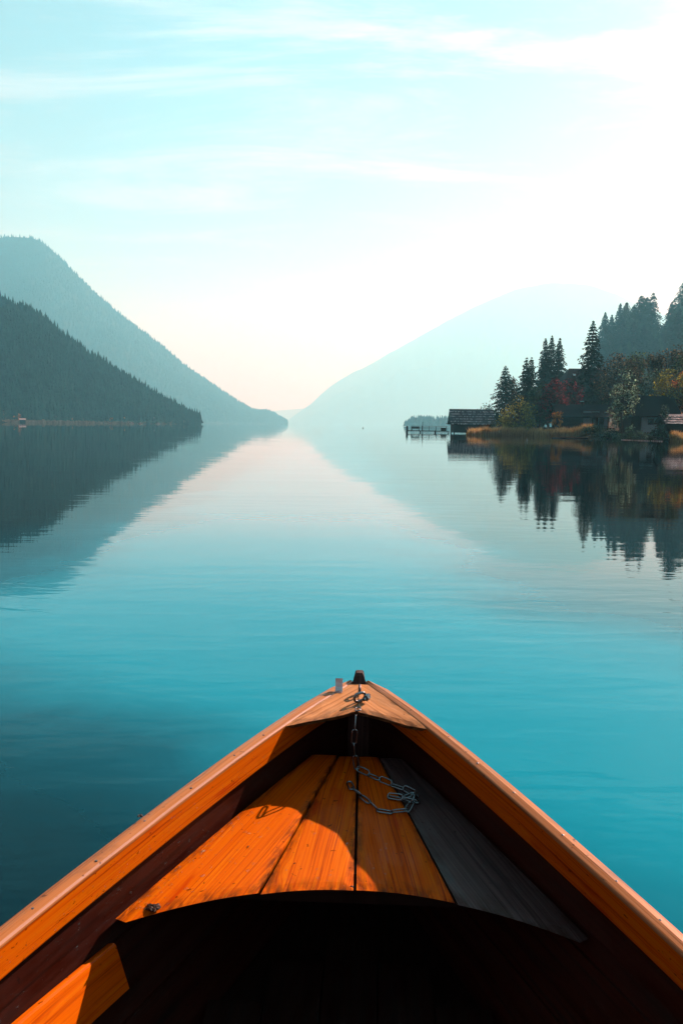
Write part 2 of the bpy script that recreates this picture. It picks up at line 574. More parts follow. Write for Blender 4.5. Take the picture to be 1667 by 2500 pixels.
def quad_cloud(P, size, mat, name, parent, aspect=0.6, nbias=None):
    """leaf or needle clumps: one small bent rhomb per point"""
    n = len(P)
    d = nrng.normal(size=(n, 3))
    if nbias is not None: d = d * nbias
    d /= np.linalg.norm(d, axis=1)[:, None]
    e = nrng.normal(size=(n, 3)); e -= (e * d).sum(1)[:, None] * d
    e /= np.linalg.norm(e, axis=1)[:, None]
    s_ = (size if np.ndim(size) else np.full(n, size)) * nrng.uniform(0.6, 1.4, n)
    a = d * s_[:, None] * 0.5; b = e * s_[:, None] * 0.5 * aspect
    bend = np.cross(d, e) * s_[:, None] * 0.12
    v = np.stack([P - a, P + b + bend, P + a, P - b + bend], 1).reshape(-1, 3)
    f = np.arange(n * 4).reshape(n, 4)
    me = bpy.data.meshes.new(name)
    me.vertices.add(len(v)); me.vertices.foreach_set('co', v.ravel())
    me.loops.add(f.size); me.loops.foreach_set('vertex_index', f.ravel())
    me.polygons.add(n); me.polygons.foreach_set('loop_start', np.arange(0, f.size, 4)); me.polygons.foreach_set('loop_total', np.full(n, 4))
    me.materials.append(mat); me.update(calc_edges=True)
    o = bpy.data.objects.new(name, me); COL.objects.link(o); o.parent = parent
    return o


def spruce(h, rad, seed, mat, parent, gap=0.0, per=9, whorl=None, droop=0.35, bare=0.08, size=1.0, pw=0.85):
    r_ = random.Random(seed)
    m = MB()
    m.tube([(0, 0, -0.6), (r_.uniform(-.1, .1), r_.uniform(-.1, .1), h * 0.5), (0, 0, h * 0.97)], [h * 0.013 + 0.05, h * 0.008 + 0.03, 0.02], 7)
    pts, sz = [], []
    nw = whorl or int(h * 2.1)
    for k in range(nw):
        t = bare + (1 - bare) * (k + r_.random() * 0.5) / nw
        L0 = rad * ((1 - t) ** pw) * (0.55 + 0.45 * math.sin(min(1, t * 6) * math.pi / 2)) + 0.12
        nb = r_.choice((5, 6, 6, 7))
        a0 = r_.uniform(0, 6.28)
        for b in range(nb):
            if r_.random() < gap: continue
            a = a0 + 6.283 * b / nb + r_.uniform(-.25, .25)
            L = L0 * r_.uniform(0.6, 1.22)
            lift = r_.uniform(0.15, 0.3) * L
            if L > 0.8:
                m.tube([(0, 0, t * h), (math.cos(a) * L * 0.9, math.sin(a) * L * 0.9, t * h + lift - droop * L)], [0.035, 0.01], 3, cap=False)
            npt = max(3, int(per * L / rad) + 3)
            for q in range(npt):
                u = (q + r_.random()) / npt
                u = 0.12 + 0.88 * u
                w = (1 - u * 0.75) * L * 0.20
                rr = u * L
                z = t * h + lift * math.sin(u * 2.2) - droop * L * u ** 1.6 - r_.random() * 0.10 * L
                side = r_.gauss(0, w)
                pts.append((math.cos(a) * rr - math.sin(a) * side, math.sin(a) * rr + math.cos(a) * side, z))
                sz.append(size * 0.55 * (0.6 + 0.5 * L / rad) * (h / 20) ** 0.4)
    pts.append((0, 0, h)); sz.append(0.35)
    m.build('trunk', M_BARK, parent)
    quad_cloud(np.array(pts), np.array(sz), mat, 'crown', parent, 0.55, np.array([1, 1, 0.45]))


def broadleaf(h, w, seed, mat, parent, n=2600, leaf=0.34, base=0.15, barkm=None, clumps=26, shape=1.0, thin=0.0):
    """trunk, limbs and leaf clumps; crown spans from base*h to h, w wide"""
    r_ = random.Random(seed)
    m = MB()
    top = h * 0.86
    bend = [(0, 0, -0.5), (r_.uniform(-.04, .04) * h, r_.uniform(-.04, .04) * h, h * 0.4), (r_.uniform(-.05, .05) * h, 0, top)]
    m.tube(bend, [0.018 * h + 0.03, 0.012 * h + 0.02, 0.015], 7)
    cz, hz_ = (base + 1) / 2 * h, (1 - base) / 2 * h
    cs = []
    for k in range(clumps):
        while True:
            x, y, z = r_.uniform(-1, 1), r_.uniform(-1, 1), r_.uniform(-1, 1)
            q = math.sqrt(x * x + y * y + z * z)
            if 0.35 < q < 0.95: break
        wz = 1 - 0.35 * max(0, z) * shape
        c = Vector((x * w / 2 * wz, y * w / 2 * wz, cz + z * hz_ * 0.92))
        cs.append((c, r_.uniform(0.16, 0.30) * w))
        m.tube([bend[1], ((c.x + bend[1][0]) / 2, (c.y + bend[1][1]) / 2, (c.z + bend[1][2]) / 2 + 0.1 * h * r_.random()), tuple(c)], [0.006 * h + 0.012, 0.004 * h + 0.008, 0.008], 4, cap=False)
    m.build('trunk', barkm or M_BARK, parent)
    P_ = []
    for c, cr_ in cs:
        k = int(n / clumps * r_.uniform(0.5, 1.4))
        d = nrng.normal(size=(k, 3)); d /= np.linalg.norm(d, axis=1)[:, None]
        rr = cr_ * nrng.random(k) ** (0.45)
        P_.append(np.array(c) + d * rr[:, None] * [1, 1, min(1.0, 1.6 * h * (1 - base) / (2 * w) + 0.4)])
    P_ = np.concatenate(P_)
    P_[:, 2] = np.clip(P_[:, 2], 0.02 * h, h)
    quad_cloud(P_, leaf, mat, 'crown', parent, 0.7)


def plant_at(px, top_py, d, name, label, cat='tree', group=None, dz=0.0):
    p = at_dist(px, 1037, d)
    g = ground(p.x, p.y) + dz
    h = at_dist(px, top_py, d).z - g
    e = empty(name, (p.x, p.y, g), rng.uniform(0, 6.28))
    tag(e, label, cat, group)
    return e, h


GS = 'spruces on the right shore'
for px, py, d, wpx, lab, gap in [
    (1229, 893, 205, 74, 'bluish spruce nearest the boathouse roof', 0.0),
    (1279, 873, 191, 52, 'dark spruce right of the bluish spruce by the boathouse', 0.0),
    (1291, 872, 186, 50, 'dark spruce behind the yellow-green bush', 0.0),
    (1323, 826, 238, 56, 'left one of the three tall hazy spruces behind the red tree', 0.05),
    (1338, 820, 243, 64, 'middle one of the three tall hazy spruces behind the red tree', 0.0),
    (1357, 825, 239, 60, 'right one of the three tall hazy spruces behind the red tree', 0.05),
    (1436, 783, 187, 78, 'tall dark spruce standing in front of the upper house', 0.12)]:
    e, h = plant_at(px, py, d, 'spruce_tree', lab, 'tree', GS)
    spruce(h, wpx * 0.5 * d / F_PX * 1.62, px, M_NEEDLE, e, gap=gap, per=26, whorl=int(h * 2.7), size=1.3)

GM = 'misty conifers on the hill behind the houses'
for px, py, d, wpx, lab, gap, kind in [
    (1464, 762, 690, 46, 'leftmost hazy conifer on the hill behind the tall dark spruce', 0.0, 0),
    (1480, 768, 705, 44, 'short hazy conifer second from left on the hill', 0.05, 0),
    (1499, 741, 680, 50, 'pointed hazy spruce rising left of the broad larches', 0.0, 0),
    (1514, 739, 695, 48, 'hazy larch right beside the pointed hazy spruce', 0.1, 1),
    (1533, 745, 710, 50, 'hazy larch between the pointed spruce and the broad larch', 0.1, 1),
    (1549, 722, 685, 62, 'broad hazy larch, tallest of the middle group', 0.05, 1),
    (1563, 726, 690, 56, 'hazy larch just right of the broad tallest larch', 0.05, 1),
    (1577, 715, 683, 46, 'thin gappy larch at the right edge of the middle hazy group', 0.45, 1),
    (1595, 790, 705, 50, 'low hazy conifer in the gap below the thin larch', 0.2, 0),
    (1622, 738, 675, 42, 'narrow pointed hazy spruce left of the tall right larch', 0.1, 0),
    (1638, 742, 690, 52, 'hazy larch tucked behind the narrow pointed spruce', 0.1, 1),
    (1653, 684, 670, 66, 'tallest hazy larch near the right picture edge', 0.03, 1),
    (1676, 712, 685, 66, 'hazy larch cut by the right picture edge', 0.05, 1),
    (1478, 815, 637, 70, 'hazy spruce low on the slope beside the tall dark spruce', 0.0, 0),
    (1506, 806, 645, 76, 'hazy spruce in the middle of the wooded slope', 0.0, 0),
    (1538, 800, 641, 80, 'wide hazy spruce below the broad larches', 0.0, 0),
    (1566, 806, 649, 76, 'hazy spruce below the thin gappy larch', 0.0, 0),
    (1612, 800, 637, 76, 'hazy spruce above the brown-topped tree', 0.0, 0),
    (1645, 790, 645, 80, 'wide hazy spruce below the tallest right larch', 0.0, 0),
    (1675, 795, 641, 80, 'hazy spruce low at the right picture edge', 0.0, 0)]:
    e, h = plant_at(px, py, d, 'larch_tree' if kind else 'spruce_tree', lab, 'tree', GM)
    spruce(h, wpx * 0.5 * d / F_PX * 1.5, px + 7, M_LARCH if kind else M_NEEDLE, e, gap=gap, per=22, droop=0.5 if kind else 0.4, whorl=int(h * 1.4), size=2.5, pw=0.6 if kind else 0.8)

SIL = [(1450, 800), (1464, 770), (1499, 752), (1549, 735), (1577, 745), (1595, 800), (1622, 760), (1653, 705), (1700, 720)]
fill = []
for k in range(34):
    px = 1456 + 252 * (k + rng.random()) / 34
    py = lerp_table(SIL, px) + rng.uniform(28, 110)
    e, h = plant_at(px, py, rng.uniform(600, 700), 'spruce_tree', 'hazy conifer in the dense wood on the hill behind the houses', 'tree', GM)
    if len(fill) < 5:
        spruce(30.0, 7.5, 900 + k, M_LARCH if k % 3 == 1 else M_NEEDLE, e, per=18, droop=0.45, whorl=42, size=2.4, pw=0.7)
        fill.append(e)
    else:
        for ch in fill[k % 5].children:
            c = ch.copy(); COL.objects.link(c); c.parent = e
    e.scale = (max(h, 14) / 30 * rng.uniform(0.95, 1.3),) * 2 + (max(h, 14) / 30,)

LEAF = {
    'olive': leafy('olive_leaves', (0.01, 0.018, 0.007), (0.035, 0.045, 0.014), 0.8, 0.3, (0.13, 0.11, 0.025)),
    'yellow': leafy('yellow_green_leaves', (0.05, 0.05, 0.012), (0.16, 0.13, 0.02), 0.7, 0.4, (0.36, 0.28, 0.04)),
    'red': leafy('dark_red_leaves', (0.014, 0.006, 0.008), (0.05, 0.013, 0.012), 0.8, 0.35, (0.26, 0.04, 0.04)),
    'brown': leafy('brown_leaves', (0.012, 0.014, 0.008), (0.045, 0.034, 0.016), 0.7, 0.3, (0.14, 0.09, 0.04)),
    'green': leafy('dark_green_leaves', (0.004, 0.012, 0.008), (0.014, 0.03, 0.014), 0.8, 0.25, (0.05, 0.07, 0.025)),
    'pale': leafy('pale_cream_leaves', (0.03, 0.045, 0.022), (0.14, 0.15, 0.08), 2.5, 0.3, (0.55, 0.5, 0.30)),
    'orange': leafy('orange_leaves', (0.09, 0.03, 0.008), (0.30, 0.11, 0.015), 0.8, 0.4, (0.48, 0.22, 0.03)),
    'gold': leafy('golden_leaves', (0.12, 0.06, 0.01), (0.40, 0.20, 0.02), 1.5, 0.4, (0.62, 0.34, 0.04)),
    'grey': leafy('grey_green_leaves', (0.01, 0.018, 0.012), (0.038, 0.048, 0.03), 1.2, 0.3, (0.14, 0.15, 0.09)),
}
GB = 'leafy trees and bushes on the right shore'
# px, top, distance, width px, kind, leaves, crown base, label, n
for px, py, d, wpx, kind, n, base, lab, thin in [
    (1192, 968, 203, 46, 'grey', 900, 0.1, 'thin grey-green bush behind the right end of the boathouse', 0),
    (1248, 912, 222, 44, 'brown', 1600, 0.3, 'hazy brownish tree between the bluish spruce and the dark spruces', 0),
    (1262, 966, 168, 84, 'yellow', 3400, 0.05, 'yellow-green bush behind the reeds beside the boathouse', 0),
    (1225, 1008, 176, 62, 'olive', 1600, 0.0, 'low dark olive bush at the right corner of the boathouse', 0),
    (1316, 935, 176, 74, 'green', 2800, 0.1, 'dark green tree between the yellow-green bush and the red tree', 0),
    (1349, 910, 168, 60, 'red', 3000, 0.15, 'dark red maple left of the upper house', 0),
    (1386, 917, 176, 58, 'red', 2400, 0.2, 'dull red-brown tree below the upper house roof', 0),
    (1358, 996, 160, 26, 'gold', 900, 0.02, 'small golden shrub at the left corner of the cabin', 0),
    (1425, 912, 190, 84, 'green', 2600, 0.15, 'dark green tree at the foot of the tall dark spruce', 0),
    (1478, 925, 184, 70, 'green', 2400, 0.2, 'green tree right above the log cabin', 0),
    (1512, 862, 178, 116, 'brown', 4200, 0.2, 'wide brown-topped tree behind the pale leaved birch', 0),
    (1553, 842, 184, 74, 'olive', 2800, 0.2, 'olive tree behind the right shoulder of the brown-topped tree', 0),
    (1519, 886, 136, 62, 'pale', 1500, 0.05, 'slender birch with sparse cream leaves beside the cabin', 1),
    (1574, 892, 168, 84, 'green', 3000, 0.1, 'dark green tree between the birch and the yellow tree', 0),
    (1620, 818, 172, 88, 'brown', 3600, 0.2, 'tall brown-green tree under the tall right larch', 0),
    (1652, 860, 166, 64, 'olive', 2600, 0.2, 'olive tree right of the tall brown-green tree', 0),
    (1600, 900, 158, 84, 'grey', 2600, 0.2, 'grey-green tree left of the yellow tree', 0),
    (1634, 902, 150, 84, 'yellow', 3200, 0.3, 'bright yellow-green tree above the white walled house', 0),
    (1672, 905, 152, 66, 'orange', 2400, 0.25, 'orange tree at the right picture edge', 0),
    (1622, 988, 124, 36, 'grey', 800, 0.05, 'small grey-green bush in front of the white walled house', 0),
    (1452, 1038, 149, 52, 'olive', 1300, 0.0, 'low olive bush at the right end of the long reed bed', 0),
    (1490, 1046, 134, 46, 'green', 1000, 0.0, 'low dark bush on the bank under the birch', 0),
    (1532, 1046, 130, 52, 'green', 1100, 0.0, 'low dark bush on the bank left of the white wall', 0),
    (1568, 1052, 126, 46, 'grey', 1100, 0.0, 'low grey-green bush below the white wall', 0),
    (1612, 1040, 122, 50, 'green', 1100, 0.0, 'low dark bush between the white wall and the right boathouse', 0)]:
    e, h = plant_at(px, py, d, 'shrub' if py > 960 else 'leafy_tree', lab, 'bush' if py > 960 else 'tree', GB)
    h = max(h, 1.2)
    broadleaf(h, wpx * d / F_PX, px, LEAF[kind], e, n=n, leaf=0.20 + 0.013 * h if not thin else 0.36, base=base, clumps=30 if not thin else 34)

# the wood goes on over the hill beyond the right edge of the picture
pts, hts = [], []
for k in range(5200):
    x, y = rng.uniform(60, 620), rng.uniform(60, 900)
    if math.atan2(x, y) < bearing(1700) or x - shore_x(y) < 14: continue
    pts.append((x, y, ground(x, y) - 0.5)); hts.append(rng.uniform(10, 24))
scatter_cones('hillside_forest', np.array(pts), np.array(hts), 4, 7, M_NEEDLE_FAR, 'dark conifer wood covering the hill right of the houses', 'forest', 0.95)

# far wooded point behind the jetty
def low_land(name, px0, px1, d0, depth, hgt, mat, label):
    n = 40
    vs_, fs_ = [], []
    for i in range(n):
        u = i / (n - 1)
        px = px0 + (px1 - px0) * u
        b = bearing(px)
        k = math.sin(min(1, u * 3) * math.pi / 2)
        for q, (dd, z) in enumerate([(0, -0.8), (8, 0.8 * k), (depth * 0.4, hgt * k), (depth, hgt * 0.7 * k), (depth + 40, -1)]):
            D = d0 + dd + 60 * u
            vs_.append((math.sin(b) * D, math.cos(b) * D, z))
    for i in range(n - 1):
        for q in range(4):
            fs_.append((i * 5 + q, (i + 1) * 5 + q, (i + 1) * 5 + q + 1, i * 5 + q + 1))
    o = mesh_obj(name, vs_, fs_, mat, smooth=True)
    return tag(o, label, 'point', kind='structure')


low_land('wooded_point', 984, 1420, 1750, 160, 4, M_HILL_FAR, 'low hazy point of land behind the jetty')
pts, hts = [], []
for k in range(900):
    u = rng.random()
    px = 986 + 430 * u
    b = bearing(px)
    D = 1770 + rng.uniform(0, 120) + 60 * u
    pts.append((math.sin(b) * D, math.cos(b) * D, 0.5))
    hts.append(rng.uniform(15, 27) * min(1, 0.45 + (px - 984) / 45))
scatter_cones('hazy_point_forest', np.array(pts), np.array(hts), 3, 6, M_NEEDLE_FAR2, 'hazy row of trees on the far point behind the jetty', 'forest', 1.1)


# ------------------------------------------------------------------ reeds (uncountable)
def reed_material():
    t = NT('dry_reeds')
    rnd = t.node('ShaderNodeNewGeometry').outputs['Random Per Island']
    col = t.ramp(rnd, [(0.0, (0.14, 0.09, 0.025)), (0.5, (0.48, 0.34, 0.10)), (1.0, (0.74, 0.62, 0.30))])
    t.set(col, 0.8, spec=0.1)
    tr = t.node('ShaderNodeBsdfTranslucent', {'Color': col})
    mx = t.node('ShaderNodeMixShader', {0: 0.45})
    t.l.new(t.b.outputs[0], mx.inputs[1]); t.l.new(tr.outputs[0], mx.inputs[2]); t.l.new(mx.outputs[0], t.out.inputs['Surface'])
    return t.m


M_REED = reed_material()


def reed_bed(name, samples, n, hgt, label, wid=0.05, mat=None):
    """samples: list of (x, y, depth) stations along the bed; blades stand in the water's edge"""
    vs_, fs_ = [], []
    for k in range(n):
        u = rng.random() * (len(samples) - 1.001)
        i = int(u); f = u - i
        a, b = samples[i], samples[i + 1]
        x = a[0] + (b[0] - a[0]) * f; y = a[1] + (b[1] - a[1]) * f; dep = a[2] + (b[2] - a[2]) * f
        q = rng.random()
        dirx, diry = x / math.hypot(x, y), y / math.hypot(x, y)
        x += dirx * dep * q; y += diry * dep * q
        h = hgt * rng.uniform(0.55, 1.1) * (0.8 + 0.35 * fbm(x / 2.5, y / 2.5, 1.0, 2)) * (0.35 + 0.65 * min(1, 6 * min(u, len(samples) - 1 - u)))
        z0 = max(-0.1, ground(x, y) if x > 20 else 0)
        lx, ly = rng.gauss(0, 0.13) * h, rng.gauss(0, 0.13) * h
        ang = rng.uniform(-0.6, 0.6)
        wx, wy = math.cos(ang) * wid * 0.5, math.sin(ang) * wid * 0.5
        bn = len(vs_)
        vs_ += [(x - wx, y - wy, z0), (x + wx, y + wy, z0), (x + lx * .5 + wx, y + ly * .5 + wy, z0 + h * .6), (x + lx * .5 - wx, y + ly * .5 - wy, z0 + h * .6), (x + lx * 1.3, y + ly * 1.3, z0 + h)]
        fs_ += [(bn, bn + 1, bn + 2, bn + 3), (bn + 3, bn + 2, bn + 4)]
    o = mesh_obj(name, vs_, fs_, mat or M_REED)
    return tag(o, label, 'reeds', kind='stuff')


def water_pt(px, py):
    v = view_dir(px, py)
    k = -CAM_H / v.z
    return (v.x * k, v.y * k)


reed_bed('reeds', [(*water_pt(px, py), dp) for px, py, dp in [(1138, 1062, 3), (1180, 1063, 4), (1215, 1063.5, 4), (1250, 1064, 4), (1285, 1064.5, 3)]], 4200, 2.1, 'golden reeds along the bank right of the boathouse')
reed_bed('reeds', [(*water_pt(px, py), dp) for px, py, dp in [(1286, 1064.5, 3), (1330, 1066, 4), (1380, 1067, 4), (1420, 1067.5, 4), (1446, 1068, 2)]], 6500, 2.1, 'long golden reed bed in front of the cabin')
reed_bed('reeds', [(*water_pt(px, py), dp) for px, py, dp in [(1632, 1077.5, 2), (1660, 1079, 3), (1700, 1081, 3), (1760, 1085, 3)]], 3200, 1.75, 'golden reeds in front of the right boathouse')


# ------------------------------------------------------------------ buildings
def wood_dark(name, c0, c1, rough=0.75):
    t = NT(name)
    p = t.coord('Object')
    n = t.noise(t.mapping(p, (1, 1, 9)), 1.6, 5, 0.6)
    return t.set(t.ramp(n, [(0.3, c0), (0.7, c1)]), rough, t.bump(n, 0.4, 0.02), spec=0.06)


def plaster(name, c, var=0.15):
    t = NT(name)
    p = t.coord('Object')
    n = t.noise(p, 1.2, 5, 0.6)
    return t.set(t.mix(n, tuple(x * (1 - var) for x in c), tuple(min(1, x * (1 + var)) for x in c)), 0.85, t.bump(n, 0.2, 0.02), spec=0.2)


M_DARKWOOD = wood_dark('dark_weathered_wood', (0.008, 0.010, 0.010), (0.025, 0.026, 0.024))
M_LOG = wood_dark('dark_log_wood', (0.012, 0.012, 0.010), (0.040, 0.036, 0.030))
M_ROOF = wood_dark('dark_roof_boards', (0.003, 0.008, 0.010), (0.008, 0.016, 0.020))
M_WHITE = plaster('white_plaster', (0.42, 0.86, 0.92))
M_CURTAIN = plaster('pale_door_paint', (0.42, 0.86, 0.92), 0.08)
M_PANEDARK = NT('dark_glass').set((0.004, 0.008, 0.010), 0.08)
M_PALEROOF = plaster('pale_metal_roof', (0.55, 0.58, 0.60))


def shingle_material():
    t = NT('grey_shingle')
    r_ = t.node('ShaderNodeObjectInfo').outputs['Random']
    p = t.coord('Object')
    n = t.noise(t.mapping(p, (14, 2, 2)), 1.0, 4, 0.6)
    f = t.math('ADD', t.math('MULTIPLY', r_, 0.7), t.math('MULTIPLY', n, 0.3))
    butt = t.node('ShaderNodeSeparateXYZ', {0: t.coord('Generated')}).outputs['Y']     # pale butt end
    pale = t.ramp(f, [(0.25, (0.04, 0.05, 0.055)), (0.5, (0.30, 0.33, 0.34)), (0.8, (0.75, 0.78, 0.78))])
    col = t.mix(t.maprange(butt, 0.22, 0.38, 1.0, 0.0), (0.012, 0.018, 0.022), pale)
    return t.set(col, 0.45, t.bump(n, 0.3, 0.01), spec=0.5)


M_SHINGLE = shingle_material()


def gable_roof(m, x0, x1, ya, yb, yr, ze, zr, th, over):
    """two thick slopes; ridge along x at y=yr"""
    for (ye, s_) in ((ya, -1), (yb, 1)):
        dy, dz = ye - yr, ze - zr
        k = over / math.hypot(dy, dz)
        ye2, ze2 = ye + dy * k, ze + dz * k
        nx_, ny, nz = 0, -dz * (1 if s_ > 0 else -1) * 1.0, abs(dy)
        L = math.hypot(ny, nz); ny, nz = (abs(dz) / L) * s_, nz / L
        p = [(x0, yr, zr), (x1, yr, zr), (x1, ye2, ze2), (x0, ye2, ze2)]
        top = [(x, y + ny * th, z + nz * th) for x, y, z in p]
        top[0] = (x0, yr, zr + th / max(nz, .2)); top[1] = (x1, yr, zr + th / max(nz, .2))
        m.add(p + top, [(0, 1, 2, 3), (4, 7, 6, 5), (2, 6, 7, 3), (0, 3, 7, 4), (1, 5, 6, 2), (0, 4, 5, 1)])


def gable_walls(m, x0, x1, y0, y1, z0, ze, zr):
    yr = (y0 + y1) / 2
    v = [(x0, y0, z0), (x1, y0, z0), (x1, y1, z0), (x0, y1, z0), (x0, y0, ze), (x1, y0, ze), (x1, y1, ze), (x0, y1, ze), (x0, yr, zr), (x1, yr, zr)]
    m.add(v, [(0, 1, 5, 4), (2, 3, 7, 6), (1, 2, 6, 9, 5), (3, 0, 4, 8, 7)])


def shingle_roof(root, x0, x1, y0, y1, ze, zr, rows, cols, over=0.35, gap=0.012):
    """front (towards -y) slope covered with rows of overlapping shingles, each a part"""
    yr = (y0 + y1) / 2
    dy, dz = y0 - yr, ze - zr
    L = math.hypot(dy, dz) + over
    uy, uz = dy / math.hypot(dy, dz), dz / math.hypot(dy, dz)
    w = (x1 - x0) / cols
    rl = L / rows
    mb = MB().box(-w / 2 + gap, w / 2 - gap, -rl * 1.18, 0, 0, 0.035)
    base = None
    pitch = math.atan2(-uz, -uy)  # slope angle
    for r_ in range(rows):
        for c in range(cols):
            if base is None:
                o = base = mb.build('shingle', M_SHINGLE, root)
            else:
                o = base.copy(); COL.objects.link(o); o.parent = root
            s_ = rl * r_
            o.location = (x0 + w * (c + 0.5) + rng.uniform(-.01, .01), yr + uy * s_ - uz * 0 - 0.00, zr + uz * s_ + 0.155 + rng.uniform(0, 0.012))
            o.rotation_euler = (pitch + math.radians(-4.0) + rng.uniform(-.035, .03), rng.uniform(-.02, .02), rng.uniform(-.02, .02))
            o.scale = (rng.uniform(0.9, 1.02), rng.uniform(0.93, 1.05), 1)


def framed_window(root, x0, x1, z0, z1, y, mat_frame, mat_pane, name='window', cross=True, fw=0.07):
    m = MB()
    m.box(x0, x1, y - 0.05, y + 0.02, z1 - fw, z1).box(x0, x1, y - 0.05, y + 0.02, z0, z0 + fw)
    m.box(x0, x0 + fw, y - 0.05, y + 0.02, z0 + fw, z1 - fw).box(x1 - fw, x1, y - 0.05, y + 0.02, z0 + fw, z1 - fw)
    if cross:
        xm = (x0 + x1) / 2
        m.box(xm - fw * .4, xm + fw * .4, y - 0.045, y + 0.015, z0 + fw, z1 - fw)
    wn_ = m.build(name, mat_frame, root)
    MB().box(x0 + fw * .8, x1 - fw * .8, y - 0.02, y + 0.005, z0 + fw * .8, z1 - fw * .8).build('pane', mat_pane, wn_)
    return wn_


# main boathouse on piles in the water
BH = empty('boathouse', (25.9, 187.0, 0), R(-1.0))
tag(BH, 'dark wooden boathouse with grey shingle roof at the end of the jetty', 'boathouse')
m = MB(); gable_walls(m, 0, 9.0, 0, 6.2, 0.25, 2.5, 5.45); m.build('wall', M_DARKWOOD, BH)
m = MB(); gable_roof(m, -0.75, 9.55, -0.02, 6.22, 3.1, 2.52, 5.52, 0.09, 0.55); m.build('roof', M_ROOF, BH)
shingle_roof(BH, -0.78, 9.58, -0.02, 6.22, 2.52, 5.52, 6, 32, over=0.62)
MB().box(-0.8, 9.6, 2.98, 3.22, 5.70, 5.80).build('ridge_board', M_ROOF, BH)
MB().box(-1.9, -0.7, -0.35, -0.25, 2.28, 2.36).build('roof_beam', M_DARKWOOD, BH)
for x in (0.12, 3.0, 6.0, 8.85):
    MB().box(x - .13, x + .13, -0.04, 0.22, -1.2, 2.45).build('post', M_DARKWOOD, BH)
for x in (0.12, 8.85):
    MB().box(x - .12, x + .12, 5.95, 6.2, -1.2, 2.45).build('post', M_DARKWOOD, BH)
for k in range(9):
    MB().box(-0.03, 0.0 - 0.004, 0.25 + k * 0.64, 0.25 + k * 0.64 + 0.58, 0.3, 2.45).build('plank', M_DARKWOOD, BH)
MB().box(3.4, 5.7, -0.05, -0.01, 0.25, 2.1).build('gate', M_DARKWOOD, BH)

# jetty
JT = empty('jetty', (15.9, 199.0, 0), math.atan2(-9.5, 9.6 + 0.0) * 0.0)
tag(JT, 'dark wooden jetty with railings leading to the boathouse', 'jetty')
JL = 10.2
for k in range(26):
    x = 0.35 + k * 0.39
    MB().box(x, x + 0.36, -0.9, 0.9, 0.52, 0.58).build('plank', M_DARKWOOD, JT)
MB().box(0.3, JL + .3, -0.8, -0.66, 0.38, 0.517).box(0.3, JL + .3, 0.66, 0.8, 0.38, 0.517).build('bearer', M_DARKWOOD, JT)
for x, y, z, r_ in [(3.3, -0.9, 0.5, .13), (3.55, 0.85, 0.5, .13), (7.1, -0.9, 0.5, .10), (7.1, 0.9, 0.5, .10)]:
    MB().tube([(x, y, -1.5), (x, y, z)], r_, 8).build('pile', M_DARKWOOD, JT)
for x, z in [(1.25, 1.70), (3.9, 1.70), (5.7, 1.66), (7.4, 1.70), (9.9, 1.66)]:
    MB().box(x - .05, x + .05, 0.78, 0.88, 0.5, z).build('rail_post', M_DARKWOOD, JT)
for z in (1.62, 1.25, 0.95):
    MB().box(1.2, JL + .2, 0.885, 0.93, z, z + 0.075).build('rail', M_DARKWOOD, JT)
mp = MB().tube([(0, 0, -1.6), (0.02, 0, 1.0), (0.02, 0, 1.62)], [.30, .28, .26], 10).build('mooring_post', M_DARKWOOD)
mp.location = (15.95, 198.6, 0); tag(mp, 'thick dark mooring post at the outer end of the jetty', 'post')
tp = MB().tube([(0, 0, -1.6), (0, 0, 2.7)], [.10, .07], 8).build('mooring_pole', M_DARKWOOD)
tp.location = (19.75, 197.9, 0); tag(tp, 'tall thin pole standing through the jetty', 'pole')
bn = empty('bench', (18.1, 199.3, 0.58)); tag(bn, 'small dark bench on the outer half of the jetty', 'bench')
MB().box(-1.0, 1.0, -0.25, 0.25, 0.42, 0.48).build('seat', M_DARKWOOD, bn)
MB().box(-1.0, 1.0, 0.2, 0.25, 0.52, 0.95).build('backrest', M_DARKWOOD, bn)
for x in (-.85, .85): MB().box(x - .05, x + .05, -0.22, 0.24, 0.0, 0.42).build('leg', M_DARKWOOD, bn)
cb = empty('storage_box', (25.0, 198.9, 0.58)); tag(cb, 'dark storage box on the jetty beside the boathouse', 'box')
MB().box(-.6, .6, -0.4, 0.4, 0.0, 0.62).build('body', M_DARKWOOD, cb); MB().box(-.65, .65, -0.45, 0.45, 0.622, 0.70).build('lid', M_DARKWOOD, cb)
ld = empty('landing_stage', (24.2, 196.6, 0)); tag(ld, 'low dark landing stage between jetty and boathouse wall', 'landing stage')
for k in range(6): MB().box(-1.6 + k * .6, -1.05 + k * .6, -0.6, 0.6, 0.2, 0.26).build('plank', M_DARKWOOD, ld)
MB().tube([(-1.55, -.5, -1.2), (-1.55, -.5, 0.75)], .09, 8).build('pile', M_DARKWOOD, ld)
MB().tube([(1.7, -.5, -1.2), (1.7, -.5, 0.2)], .09, 8).build('pile', M_DARKWOOD, ld)
by = MB(); by.tube([(0, 0, -.2), (0, 0, .15), (0, 0, .42), (0, 0, .5)], [.28, .34, .22, .06], 10); o = by.build('buoy', M_DARKWOOD, smooth=True)
p = at_dist(886, 1037, 420); o.location = (p.x, p.y, 0); tag(o, 'tiny dark buoy floating alone in mid lake', 'buoy')


def px_x(px, y):
    v = view_dir(px, 1045)
    return v.x / v.y * y


# log cabin by the reeds
CY = 158.0
c0 = px_x(1366, CY); c1 = px_x(1484, CY); gz = 1.15
CB = empty('log_cabin', (c0, CY, gz)); tag(CB, 'dark log cabin with pale door behind the long reed bed', 'cabin')
Wc = c1 - c0


def cx(px): return px_x(px, CY) - c0
def czz(py): return at_dist((1366 + 1484) / 2, py, math.hypot(px_x(1425, CY), CY)).z - gz


